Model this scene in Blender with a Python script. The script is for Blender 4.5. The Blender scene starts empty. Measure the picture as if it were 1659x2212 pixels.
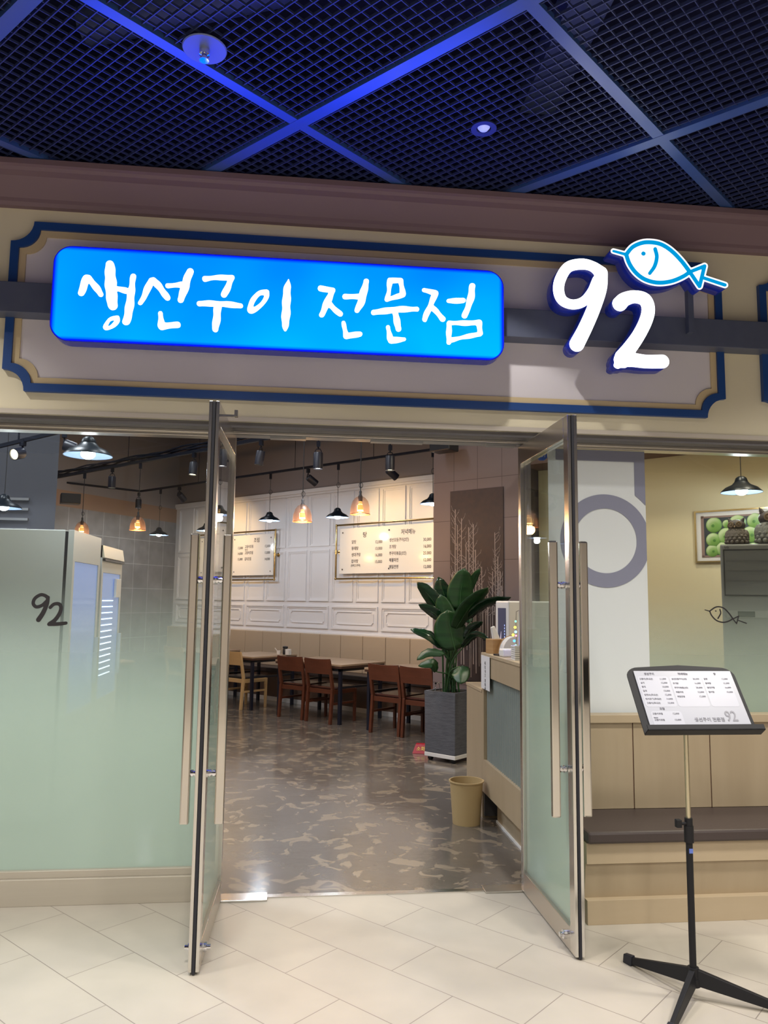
import bpy, bmesh, math, random
import numpy as np
from mathutils import Vector, Matrix
random.seed(7)
S = bpy.context.scene
COL = S.collection
PI = math.pi

# ------------------------------------------------------------------ camera
CAM = np.array([-0.4444, -4.3464, 1.5644]); YAW, PIT, ROL, FPX = 0.1089, 0.1133, 0.012, 1674.0
def cam_axes():
    cy, sy = math.cos(YAW), math.sin(YAW); cp, sp = math.cos(PIT), math.sin(PIT)
    f = np.array([sy*cp, cy*cp, sp]); r = np.array([cy, -sy, 0.0]); u = np.cross(r, f)
    cr, sr = math.cos(ROL), math.sin(ROL)
    return r*cr + u*sr, u*cr - r*sr, f
RR, UU, FF = cam_axes()
cd = bpy.data.cameras.new('camera'); cam = bpy.data.objects.new('camera', cd); COL.objects.link(cam)
cd.sensor_fit = 'HORIZONTAL'; cd.sensor_width = 36.0; cd.lens = 36.0*FPX/1659.0; cd.clip_start = .05; cd.clip_end = 100
cam.matrix_world = Matrix(((RR[0], UU[0], -FF[0], CAM[0]), (RR[1], UU[1], -FF[1], CAM[1]), (RR[2], UU[2], -FF[2], CAM[2]), (0, 0, 0, 1)))
S.camera = cam
# ------------------------------------------------------------------ world, view
S.view_settings.view_transform = 'Standard'; S.view_settings.look = 'None'
S.view_settings.gamma = 1.0; S.view_settings.exposure = 0.0; S.view_settings.use_curve_mapping = False
W = bpy.data.worlds.new('world'); S.world = W; W.use_nodes = True
W.node_tree.nodes['Background'].inputs[0].default_value = (.35, .42, .7, 1)
W.node_tree.nodes['Background'].inputs[1].default_value = .04
S.cycles.max_bounces = 8; S.cycles.transparent_max_bounces = 16; S.cycles.use_denoising = True; S.cycles.use_adaptive_sampling = False
S.cycles.sample_clamp_indirect = 4.0; S.cycles.caustics_reflective = False; S.cycles.caustics_refractive = False

def light(kind, loc, power, color=(1, 1, 1), size=.3, aim=None, spread=None, spot=None, blend=.3):
    d = bpy.data.lights.new('lamp_or_fill_light', kind); d.energy = power; d.color = color
    if kind == 'AREA':
        d.shape = 'SQUARE'; d.size = size
        if spread: d.spread = math.radians(spread)
    elif kind == 'SPOT':
        d.shadow_soft_size = size; d.spot_size = math.radians(spot or 60); d.spot_blend = blend
    else: d.shadow_soft_size = size
    o = bpy.data.objects.new('lamp_or_fill_light', d); COL.objects.link(o); o.location = loc
    if aim is not None:
        o.rotation_euler = (Vector(aim) - Vector(loc)).to_track_quat('-Z', 'Y').to_euler()
    return o
# mall downlights (recessed in the open-cell ceiling, in front of the shop)
MALL = (1.0, .945, .86)
for (x, y, p, s) in ((-2.9, -1.75, 44, 118), (-.95, -1.9, 30, 118), (1.0, -1.9, 34, 118), (2.9, -1.75, 44, 118),
                  (-2.9, -4.3, 44, 140), (-.8, -4.6, 44, 140), (1.4, -4.3, 44, 140), (3.4, -4.3, 44, 140), (0, -6.8, 120, 150), (-3.2, -6.8, 105, 150), (3.2, -6.8, 105, 150)):
    light('AREA', (x, y, 3.80), p, MALL, .28, aim=(x, y, 0), spread=s)
# two small recessed downlights close to the fascia
light('SPOT', (.402, -.875, 3.80), 52, MALL, .03, aim=(.95, -.62, 0), spot=82, blend=.25)
light('SPOT', (-2.75, -1.0, 3.80), 70, MALL, .02, aim=(-2.5, -.55, 0), spot=96, blend=.5)
# restaurant: cool fill lights added near the ceiling, no fixtures seen
DINE = (.88, .92, 1.0)
for (x, y, p) in ((-2.6, 4.2, 20), (-.9, 2.4, 22), (-1.6, 7.0, 7), (.3, 4.6, 5), (-4.2, 6.2, 14), (-2.8, 1.3, 60), (-1.0, .9, 16), (-4.6, 2.2, 50)):
    light('AREA', (x, y, 4.66), p*1.3, DINE, .5, aim=(x, y, 0), spread=150)
light('AREA', (2.2, .9, 4.66), 55, (1, .90, .72), .4, aim=(2.4, 1.3, 0), spread=160)  # warm fill lights, this and the next, added to brighten the yellow wall
light('AREA', (3.6, .9, 4.66), 40, (1, .90, .72), .4, aim=(3.6, 1.0, 0), spread=160)

# ------------------------------------------------------------------ ray helpers (measure real places on real planes)
def _ray(u, v): return RR*(u-829.5)/FPX - UU*(v-1106)/FPX + FF
def Yp(u, v, y): d = _ray(u, v); return CAM + d*(y-CAM[1])/d[1]
def Zp(u, v, z): d = _ray(u, v); return CAM + d*(z-CAM[2])/d[2]
TV = np.array([.691, -.723, 0.]); NV = np.array([.723, .691, 0.])
def Np(u, v, k): d = _ray(u, v); return CAM + d*((NV*k-CAM) @ NV)/(d @ NV)
ANG = math.atan2(-.723, .691)
def TN(t, n, z=0): p = TV*t + NV*n; return (p[0], p[1], z)

# ------------------------------------------------------------------ materials
MATS = {}
def mat(name, col, rough=.5, metal=0., emit=None, es=1., spec=.5, noise=None, bump=None, alpha=None, coat=0, trans=0):
    """noise=(scale, second colour, contrast), bump=(scale, strength)"""
    if name in MATS: return MATS[name]
    m = bpy.data.materials.new(name); m.use_nodes = True; nt = m.node_tree; b = nt.nodes['Principled BSDF']
    b.inputs['Base Color'].default_value = (*col, 1); b.inputs['Roughness'].default_value = rough
    b.inputs['Metallic'].default_value = metal; b.inputs['Specular IOR Level'].default_value = spec
    b.inputs['Coat Weight'].default_value = coat; b.inputs['Transmission Weight'].default_value = trans
    if emit: b.inputs['Emission Color'].default_value = (*emit, 1); b.inputs['Emission Strength'].default_value = es
    if noise or bump: tc = nt.nodes.new('ShaderNodeTexCoord')
    if noise:
        n = nt.nodes.new('ShaderNodeTexNoise'); n.inputs['Scale'].default_value = noise[0] if not isinstance(noise[0], tuple) else 1; n.inputs['Detail'].default_value = 5
        if isinstance(noise[0], tuple):
            mp = nt.nodes.new('ShaderNodeMapping'); mp.inputs['Scale'].default_value = noise[0]
            nt.links.new(tc.outputs['Object'], mp.inputs[0]); nt.links.new(mp.outputs[0], n.inputs['Vector'])
        else: nt.links.new(tc.outputs['Object'], n.inputs['Vector'])
        r = nt.nodes.new('ShaderNodeValToRGB'); c = noise[2] if len(noise) > 2 else .3
        r.color_ramp.elements[0].position = .5-c/2; r.color_ramp.elements[1].position = .5+c/2
        r.color_ramp.elements[0].color = (*col, 1); r.color_ramp.elements[1].color = (*noise[1], 1)
        nt.links.new(n.outputs['Fac'], r.inputs[0]); nt.links.new(r.outputs[0], b.inputs['Base Color'])
    if bump:
        n2 = nt.nodes.new('ShaderNodeTexNoise'); n2.inputs['Scale'].default_value = bump[0]; n2.inputs['Detail'].default_value = 4
        bp = nt.nodes.new('ShaderNodeBump'); bp.inputs['Strength'].default_value = bump[1]; bp.inputs['Distance'].default_value = .01
        nt.links.new(tc.outputs['Object'], n2.inputs['Vector']); nt.links.new(n2.outputs['Fac'], bp.inputs['Height']); nt.links.new(bp.outputs[0], b.inputs['Normal'])
    MATS[name] = m; return m

def emis(name, col, strength):
    if name in MATS: return MATS[name]
    m = bpy.data.materials.new(name); m.use_nodes = True; nt = m.node_tree; nt.nodes.clear()
    e = nt.nodes.new('ShaderNodeEmission'); e.inputs[0].default_value = (*col, 1); e.inputs[1].default_value = strength
    o = nt.nodes.new('ShaderNodeOutputMaterial'); nt.links.new(e.outputs[0], o.inputs[0]); MATS[name] = m; return m

STEEL = mat('brushed_steel', (.60, .57, .52), .30, 1.0, bump=(60, .03))
STEEL2 = mat('polished_steel', (.66, .64, .60), .20, 1.0)
CHROME = mat('chrome', (.8, .8, .82), .06, 1.0)
BLACKM = mat('black_metal', (.012, .013, .018), .4)
RUBBER = mat('black_rubber', (.008, .009, .016), .5)
CREAM = mat('cream_paint', (.78, .72, .54), .6, noise=(2.5, (.76, .70, .525), .6), bump=(30, .03))
MAUVE = mat('grey_panel', (.74, .71, .77), .6, noise=(3, (.73, .70, .76)))
TAN = mat('tan_moulding', (.66, .53, .32), .5)
NAVY = mat('navy_moulding', (.012, .062, .25), .45)
BEAM = mat('grey_beam', (.085, .10, .16), .45, noise=(14, (.095, .11, .17)))
CORN = mat('cornice_brown', (.19, .125, .15), .6)
WOOD = mat('maple_laminate', (.40, .32, .215), .42, noise=((9, 9, 1.0), (.35, .275, .18), .5))
WOODH = mat('maple_laminate_level', (.43, .345, .235), .42, noise=((1.0, 9, 9), (.385, .305, .20), .5))
SKIN = mat('brown_vinyl', (.050, .036, .034), .42, bump=(90, .08))
WALLW = mat('white_panelling', (.74, .75, .79), .5)
WALLG = mat('grey_brown_paint', (.26, .235, .245), .7)
CEILD = mat('dark_ceiling', (.05, .05, .06), .8)
REDW = mat('red_brown_wood', (.115, .036, .018), .35, noise=((3, 3, 14), (.085, .026, .013)))
TANW = mat('light_beech', (.52, .35, .17), .4, noise=((3, 3, 14), (.48, .32, .15)))
SEATL = mat('black_seat_leather', (.02, .018, .02), .3)
SEATR = mat('oxblood_seat_leather', (.06, .022, .018), .25)
TOPW = mat('table_oak', (.42, .31, .21), .4, noise=((12, 1.5, 3), (.33, .23, .15), .4))
BRASS = mat('brass_pipe', (.62, .44, .20), .25, 1.0)
BOARDW = mat('white_board', (.80, .79, .77), .10, spec=.25)
INK = mat('ink', (.03, .03, .04), .6)
WHITE = mat('white_plastic', (.72, .71, .70), .35)
FRIDGE = mat('fridge_white', (.55, .56, .54), .35)
ENAMEL = mat('black_enamel', (.004, .008, .014), .35, spec=.25)
ENAMELI = mat('white_enamel_inside', (.10, .13, .19), .4)
def leafmat(name, c1, c2, rough):
    m = mat(name, c1, rough, noise=((2, 2, 30), c2, .3)); return m
LEAF1 = leafmat('leaf_green', (.006, .034, .009), (.013, .060, .014), .38)
LEAF2 = leafmat('leaf_dark', (.004, .020, .010), (.009, .036, .015), .18)
STEM = mat('plant_stem', (.03, .09, .03), .4)
POT = mat('slate_weave_pot', (.062, .066, .080), .75, noise=((14, 14, 120), (.115, .12, .14), .5), bump=(120, .3))

def glass_mat(name, film=True, z0=1.72, z1=.72, tint=(.93, .96, .95), filmcol=(.55, .67, .60)):
    m = bpy.data.materials.new(name); m.use_nodes = True; nt = m.node_tree; nt.nodes.clear(); N = nt.nodes.new; L = nt.links.new
    out = N('ShaderNodeOutputMaterial'); tr = N('ShaderNodeBsdfTransparent'); tr.inputs[0].default_value = (*tint, 1)
    gl = N('ShaderNodeBsdfGlossy'); gl.inputs['Roughness'].default_value = .0
    g0 = N('ShaderNodeNewGeometry'); dt = N('ShaderNodeVectorMath'); dt.operation = 'DOT_PRODUCT'; L(g0.outputs['Incoming'], dt.inputs[0]); L(g0.outputs['Normal'], dt.inputs[1])
    ab = N('ShaderNodeMath'); ab.operation = 'ABSOLUTE'; L(dt.outputs['Value'], ab.inputs[0]); om = N('ShaderNodeMath'); om.operation = 'SUBTRACT'; om.inputs[0].default_value = 1; L(ab.outputs[0], om.inputs[1])
    pw = N('ShaderNodeMath'); pw.operation = 'POWER'; pw.inputs[1].default_value = 5; L(om.outputs[0], pw.inputs[0]); fr = N('ShaderNodeMath'); fr.operation = 'MULTIPLY_ADD'; fr.inputs[1].default_value = .95; fr.inputs[2].default_value = .04; L(pw.outputs[0], fr.inputs[0])
    mx = N('ShaderNodeMixShader'); L(fr.outputs[0], mx.inputs[0]); L(tr.outputs[0], mx.inputs[1]); L(gl.outputs[0], mx.inputs[2])
    if not film: L(mx.outputs[0], out.inputs[0]); return m
    geo = N('ShaderNodeNewGeometry'); sp = N('ShaderNodeSeparateXYZ'); L(geo.outputs['Position'], sp.inputs[0])
    mr = N('ShaderNodeMapRange'); mr.interpolation_type = 'SMOOTHSTEP'; z0, z1 = z1, z0
    mr.inputs['From Min'].default_value = z0; mr.inputs['From Max'].default_value = z1; mr.inputs['To Min'].default_value = .76; mr.inputs['To Max'].default_value = 0
    L(sp.outputs['Z'], mr.inputs['Value'])
    df = N('ShaderNodeBsdfDiffuse'); df.inputs[0].default_value = (*filmcol, 1)
    tl = N('ShaderNodeBsdfTranslucent'); tl.inputs[0].default_value = (*[min(1, c*1.25) for c in filmcol], 1)
    m1 = N('ShaderNodeMixShader'); m1.inputs[0].default_value = .55; L(df.outputs[0], m1.inputs[1]); L(tl.outputs[0], m1.inputs[2])
    mf = N('ShaderNodeMixShader'); L(mr.outputs[0], mf.inputs[0]); L(tr.outputs[0], mf.inputs[1]); L(m1.outputs[0], mf.inputs[2])
    mz = N('ShaderNodeMixShader'); L(fr.outputs[0], mz.inputs[0]); L(mf.outputs[0], mz.inputs[1]); L(gl.outputs[0], mz.inputs[2])
    L(mz.outputs[0], out.inputs[0]); return m
GLASSF = glass_mat('window_glass_with_gradient_film')
GLASSC = glass_mat('clear_glass', film=False)

# ------------------------------------------------------------------ mesh builder
class MB:
    def __init__(s): s.bm = bmesh.new(); s.M = Matrix.Identity(4)
    def _tf(s, vs):
        for v in vs: v.co = s.M @ v.co
    def box(s, x0, x1, y0, y1, z0, z1):
        vs = [s.bm.verts.new(s.M @ Vector(c)) for c in ((x0,y0,z0),(x1,y0,z0),(x1,y1,z0),(x0,y1,z0),(x0,y0,z1),(x1,y0,z1),(x1,y1,z1),(x0,y1,z1))]
        for f in ((3,2,1,0),(4,5,6,7),(0,1,5,4),(1,2,6,5),(2,3,7,6),(3,0,4,7)): s.bm.faces.new([vs[i] for i in f])
        return s
    def hexa(s, bot, top):
        vs = [s.bm.verts.new(s.M @ Vector(c)) for c in list(bot)+list(top)]
        for f in ((3,2,1,0),(4,5,6,7),(0,1,5,4),(1,2,6,5),(2,3,7,6),(3,0,4,7)): s.bm.faces.new([vs[i] for i in f])
        return s
    def bar(s, a, b, w, h, up=(0,0,1)):
        a, b = Vector(a), Vector(b); d = (b-a).normalized(); up = Vector(up)
        if abs(d.dot(up)) > .98: up = Vector((0,1,0))
        x = d.cross(up).normalized(); z = x.cross(d).normalized()
        q = lambda p: [p - x*w/2 - z*h/2, p + x*w/2 - z*h/2, p + x*w/2 + z*h/2, p - x*w/2 + z*h/2]
        return s.hexa(q(a), q(b))
    def lathe(s, prof, c=(0,0,0), seg=24, axis=None, cap=True):
        c = Vector(c); Q = Matrix.Identity(3)
        if axis is not None: Q = Vector((0,0,1)).rotation_difference(Vector(axis).normalized()).to_matrix()
        rings = []
        for r, z in prof:
            if r < 1e-6: rings.append([s.bm.verts.new(s.M @ (c + Q @ Vector((0,0,z))))])
            else: rings.append([s.bm.verts.new(s.M @ (c + Q @ Vector((r*math.cos(2*PI*k/seg), r*math.sin(2*PI*k/seg), z)))) for k in range(seg)])
        for A, B in zip(rings, rings[1:]):
            for k in range(seg):
                k2 = (k+1) % seg
                if len(A) == 1 and len(B) == 1: continue
                if len(A) == 1: s.bm.faces.new((A[0], B[k], B[k2]))
                elif len(B) == 1: s.bm.faces.new((A[k], A[k2], B[0]))
                else: s.bm.faces.new((A[k], A[k2], B[k2], B[k]))
        if cap:
            if len(rings[0]) > 1: s.bm.faces.new(rings[0][::-1])
            if len(rings[-1]) > 1: s.bm.faces.new(rings[-1])
        return s
    def cyl(s, a, b, r0, r1=None, seg=16):
        a, b = Vector(a), Vector(b); r1 = r0 if r1 is None else r1
        return s.lathe([(r0, 0), (r1, (b-a).length)], a, seg, b-a)
    def tube(s, pts, r, seg=8):
        pts = [Vector(p) for p in pts]; rings = []; prev = None
        for i, p in enumerate(pts):
            d = (pts[min(i+1, len(pts)-1)] - pts[max(i-1, 0)]).normalized()
            if prev is None: prev = d.orthogonal().normalized()
            x = (prev - d*prev.dot(d)).normalized(); y = d.cross(x); prev = x
            rr = r[i] if isinstance(r, (list, tuple)) else r
            rings.append([s.bm.verts.new(s.M @ (p + x*rr*math.cos(2*PI*k/seg) + y*rr*math.sin(2*PI*k/seg))) for k in range(seg)])
        for A, B in zip(rings, rings[1:]):
            for k in range(seg): s.bm.faces.new((A[k], A[(k+1) % seg], B[(k+1) % seg], B[k]))
        s.bm.faces.new(rings[0][::-1]); s.bm.faces.new(rings[-1]); return s
    def prism(s, poly, fn, d0, d1):
        """poly of 2D points, fn(u,v,d)->3D"""
        A = [s.bm.verts.new(s.M @ Vector(fn(u, v, d0))) for u, v in poly]; B = [s.bm.verts.new(s.M @ Vector(fn(u, v, d1))) for u, v in poly]
        n = len(poly)
        for k in range(n): s.bm.faces.new((A[k], A[(k+1) % n], B[(k+1) % n], B[k]))
        s.bm.faces.new(A[::-1]); s.bm.faces.new(B); return s
    def ribbon(s, o, i, fn, d0, d1):
        """closed frame between outer and inner loops with same count"""
        n = len(o); V = [[s.bm.verts.new(s.M @ Vector(fn(u, v, d))) for u, v in L] for L in (o, i) for d in (d0, d1)]
        oa, ob, ia, ib = V
        for k in range(n):
            j = (k+1) % n
            s.bm.faces.new((oa[k], oa[j], ob[j], ob[k])); s.bm.faces.new((ia[k], ib[k], ib[j], ia[j]))
            s.bm.faces.new((ob[k], ob[j], ib[j], ib[k])); s.bm.faces.new((oa[k], ia[k], ia[j], oa[j]))
        return s
    def sph(s, c, r, sx=1, sy=1, sz=1, u=14, v=9):
        ret = bmesh.ops.create_uvsphere(s.bm, u_segments=u, v_segments=v, radius=r)
        for w in ret['verts']: w.co = s.M @ (Vector((w.co.x*sx, w.co.y*sy, w.co.z*sz)) + Vector(c))
        return s

def obj(name, mb, material, parent=None, bevel=0, smooth=False, loc=None, rot=None, world=False):
    me = bpy.data.meshes.new(name); bmesh.ops.recalc_face_normals(mb.bm, faces=mb.bm.faces); mb.bm.to_mesh(me); mb.bm.free()
    o = bpy.data.objects.new(name, me); COL.objects.link(o)
    for mm in (material if isinstance(material, (list, tuple)) else [material]): me.materials.append(mm)
    if loc is not None: o.location = loc
    if rot is not None: o.rotation_euler = (0, 0, rot)
    if parent is not None:
        o.parent = parent
        if world:   # mesh given in world space: bring it to the parent's space
            R = root_matrix(parent).inverted()
            me.transform(R)
    if bevel:
        b = o.modifiers.new('bevel', 'BEVEL'); b.width = bevel; b.segments = 2; b.limit_method = 'ANGLE'
    if smooth:
        for p in me.polygons: p.use_smooth = True
        try: me.set_sharp_from_angle(angle=math.radians(40))
        except Exception: pass
    return o
def root_matrix(o):
    M = Matrix.LocRotScale(o.location, o.rotation_euler, o.scale)
    return root_matrix(o.parent) @ M if o.parent else M
def thing(name, label, cat, loc=(0, 0, 0), rot=0, group=None):
    o = bpy.data.objects.new(name, None); COL.objects.link(o); o.location = loc; o.rotation_euler = (0, 0, rot)
    o['label'] = label; o['category'] = cat
    if group: o['group'] = group
    return o
def tag(o, label, cat, group=None):
    o['label'] = label; o['category'] = cat
    if group: o['group'] = group
    return o
def struct(o, label=None, cat=None):
    o['kind'] = 'structure'
    if label: o['label'] = label
    if cat: o['category'] = cat
    return o
def dup(root, loc, rot, label, group=None):
    def rec(a, par):
        c = a.copy(); COL.objects.link(c)
        if par: c.parent = par
        for ch in list(a.children): rec(ch, c)
        return c
    r = rec(root, None); r.location = loc; r.rotation_euler = (0, 0, rot); r['label'] = label
    if group: r['group'] = group
    return r

# ------------------------------------------------------------------ outlines from a distance field -> filled mesh
def contour(F, xs, ys):
    """marching squares, F[j,i] > 0 inside; returns closed loops"""
    seg = {}
    ny, nx = F.shape
    def ip(i0, j0, i1, j1):
        a, b = F[j0, i0], F[j1, i1]; t = a/(a-b)
        return (xs[i0]+(xs[i1]-xs[i0])*t, ys[j0]+(ys[j1]-ys[j0])*t)
    pt = {}
    for j in range(ny-1):
        row = (F[j] > 0); row2 = (F[j+1] > 0)
        for i in range(nx-1):
            c = (row[i] << 0) | (row[i+1] << 1) | (row2[i+1] << 2) | (row2[i] << 3)
            if c == 0 or c == 15: continue
            e = {0: ('h', i, j), 1: ('v', i+1, j), 2: ('h', i, j+1), 3: ('v', i, j)}
            tab = {1: [(3,0)], 2: [(0,1)], 3: [(3,1)], 4: [(1,2)], 5: [(3,2),(1,0)], 6: [(0,2)], 7: [(3,2)], 8: [(2,3)], 9: [(2,0)], 10: [(0,3),(2,1)], 11: [(2,1)], 12: [(1,3)], 13: [(1,0)], 14: [(0,3)]}[c]
            for a, b in tab:
                for q in (a, b):
                    k = e[q]
                    if k not in pt:
                        pt[k] = ip(k[1], k[2], k[1]+1, k[2]) if k[0] == 'h' else ip(k[1], k[2], k[1], k[2]+1)
                seg[e[a]] = e[b]
    loops = []
    while seg:
        s0 = next(iter(seg)); L = [s0]; k = seg.pop(s0)
        while k != s0 and k in seg: L.append(k); k = seg.pop(k)
        if len(L) > 5: loops.append([pt[q] for q in L])
    return loops
def fill(loops, fn, depth, name='shape', simplify=2):
    """loops in (u,v) world units; extruded by depth along fn's third coordinate"""
    cu = bpy.data.curves.new(name, 'CURVE'); cu.dimensions = '2D'; cu.fill_mode = 'BOTH'; cu.extrude = depth/2
    for L in loops:
        L = L[::simplify]
        sp = cu.splines.new('POLY'); sp.points.add(len(L)-1); sp.use_cyclic_u = True
        for p, (u, v) in zip(sp.points, L): p.co = (u, v, 0, 1)
    o = bpy.data.objects.new(name, cu); COL.objects.link(o)
    dg = bpy.context.evaluated_depsgraph_get(); me = bpy.data.meshes.new_from_object(o.evaluated_get(dg))
    bpy.data.objects.remove(o); bpy.data.curves.remove(cu)
    mb = MB(); mb.bm.from_mesh(me); bpy.data.meshes.remove(me)
    bmesh.ops.remove_doubles(mb.bm, verts=mb.bm.verts, dist=1e-5)
    for v in mb.bm.verts: v.co = Vector(fn(v.co.x, v.co.y, v.co.z))
    return mb
def strokes_field(strokes, X, Y):
    """strokes: list of lists of (x,y,r); signed distance >0 inside"""
    F = np.full(X.shape, -1e9)
    for st in strokes:
        if len(st) == 1:
            x, y, r = st[0]; F = np.maximum(F, r - np.hypot(X-x, Y-y))
        for (x0, y0, r0), (x1, y1, r1) in zip(st, st[1:]):
            dx, dy = x1-x0, y1-y0; L2 = dx*dx+dy*dy+1e-9
            t = np.clip(((X-x0)*dx+(Y-y0)*dy)/L2, 0, 1)
            F = np.maximum(F, r0+(r1-r0)*t - np.hypot(X-x0-t*dx, Y-y0-t*dy))
    return F
def poly_inside(poly, X, Y):
    ins = np.zeros(X.shape, bool); n = len(poly)
    for k in range(n):
        (x0, y0), (x1, y1) = poly[k], poly[(k+1) % n]
        c = ((y0 > Y) != (y1 > Y)) & (X < (x1-x0)*(Y-y0)/(y1-y0+1e-12)+x0); ins ^= c
    return ins
def smooth_path(P, n=6):
    """Catmull-Rom through (x,y,r)"""
    P = [np.array(p, float) for p in P]
    if len(P) < 3: return [tuple(p) for p in P]
    out = []
    Q = [2*P[0]-P[1]] + P + [2*P[-1]-P[-2]]
    for i in range(1, len(Q)-2):
        for k in range(n):
            t = k/n; a, b, c, d = Q[i-1], Q[i], Q[i+1], Q[i+2]
            out.append(tuple(.5*((2*b)+(c-a)*t+(2*a-5*b+4*c-d)*t*t+(3*b-a-3*c+d)*t**3)))
    out.append(tuple(P[-1])); return out
def px_plane(zoom, y):
    """zoom=(ox,oy,scale): image-crop coords -> (x,z) on plane y"""
    ox, oy, sc = zoom
    def f(p):
        q = Yp(ox+p[0]/sc, oy+p[1]/sc, y); r = p[2]/sc*(y-CAM[1])/FPX/ .985 if len(p) > 2 else 0
        return (q[0], q[2], r)
    return f
def stroke_mesh(strokes, zoom, y, depth, step=.004, wob=0, extra=None, name='letter'):
    f = px_plane(zoom, y)
    st = [[f(p) for p in (smooth_path(s) if len(s) > 2 else s)] for s in strokes]
    al = [p for s in st for p in s]; m = .06 if extra is None else .1
    xs = np.arange(min(p[0] for p in al)-m, max(p[0] for p in al)+m, step); ys = np.arange(min(p[1] for p in al)-m, max(p[1] for p in al)+m, step)
    X, Y = np.meshgrid(xs, ys); F = strokes_field(st, X, Y)
    if wob: F = F + wob*(np.sin(X*61+Y*23)+np.sin(Y*83-X*31+1))*.5
    if extra is not None:
        for poly, off in extra:
            pl = [f(p)[:2] for p in poly]; ins = poly_inside(pl, X, Y); F = np.where(ins, np.maximum(F, step), F)
    loops = contour(F, xs, ys)
    return fill(loops, lambda u, v, d: (u, y+d, v), depth, name)

_fonts = {}
def text_mesh(s, size, M, align='LEFT', thick=.0006, xs=1.0):
    cu = bpy.data.curves.new('writing', 'FONT'); cu.body = s; cu.size = size; cu.align_x = align; cu.extrude = thick/2; cu.resolution_u = 2; cu.offset = size*.012
    o = bpy.data.objects.new('writing', cu); COL.objects.link(o)
    dg = bpy.context.evaluated_depsgraph_get(); me = bpy.data.meshes.new_from_object(o.evaluated_get(dg))
    bpy.data.objects.remove(o); bpy.data.curves.remove(cu)
    me.transform(M @ Matrix.Diagonal((xs, 1, 1, 1))); return me
def text_group(items, material, name, parent, frame):
    """items (string,u,v,size,align); frame(u,v)->Matrix placing the text"""
    for it in items:
        s, u, v, size, al = it[:5]; mb = MB()
        me = text_mesh(s, size, frame(u, v), al, xs=it[5] if len(it) > 5 else 1.0); mb.bm.from_mesh(me); bpy.data.meshes.remove(me)
        o = obj(name, mb, material, parent)
    return o

# =================================================================== STRUCTURE
A = .83                       # half door opening
# mall floor: long cream tiles laid on the diagonal
def tile_floor():
    m = bpy.data.materials.new('cream_floor_tiles'); m.use_nodes = True; nt = m.node_tree; b = nt.nodes['Principled BSDF']; N = nt.nodes.new; L = nt.links.new
    g = N('ShaderNodeNewGeometry'); mp = N('ShaderNodeMapping'); mp.inputs['Rotation'].default_value = (0, 0, math.radians(47))
    L(g.outputs['Position'], mp.inputs[0]); add = N('ShaderNodeVectorMath'); add.operation = 'ADD'; add.inputs[1].default_value = (TILE_U, .29+3.175, 0)
    L(mp.outputs[0], add.inputs[0]); br = N('ShaderNodeTexBrick'); L(add.outputs[0], br.inputs['Vector'])
    br.offset = .5; br.inputs['Scale'].default_value = 1; br.inputs['Brick Width'].default_value = .637; br.inputs['Row Height'].default_value = .3175
    br.inputs['Mortar Size'].default_value = .0022; br.inputs['Mortar Smooth'].default_value = .2; br.inputs['Bias'].default_value = 0
    br.inputs['Color1'].default_value = (.43, .395, .345, 1); br.inputs['Color2'].default_value = (.415, .38, .335, 1); br.inputs['Mortar'].default_value = (.22, .19, .17, 1)
    n = N('ShaderNodeTexNoise'); n.inputs['Scale'].default_value = 3; n.inputs['Detail'].default_value = 6; L(g.outputs['Position'], n.inputs['Vector'])
    r = N('ShaderNodeValToRGB'); r.color_ramp.elements[0].color = (.90, .90, .88, 1); r.color_ramp.elements[1].color = (1.04, 1.03, 1.0, 1); r.color_ramp.elements[0].position = .3; r.color_ramp.elements[1].position = .7
    L(n.outputs['Fac'], r.inputs[0]); mx = N('ShaderNodeMix'); mx.data_type = 'RGBA'; mx.blend_type = 'MULTIPLY'; mx.inputs[0].default_value = 1
    L(br.outputs['Color'], mx.inputs[6]); L(r.outputs[0], mx.inputs[7]); L(mx.outputs[2], b.inputs['Base Color'])
    b.inputs['Roughness'].default_value = .38; b.inputs['Specular IOR Level'].default_value = .4
    return m
TILE_U = 6.37
struct(obj('floor', MB().box(-7, 7, -9, 0, -.06, 0), tile_floor()), 'cream diagonal tile floor of the mall walkway', 'floor')
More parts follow.
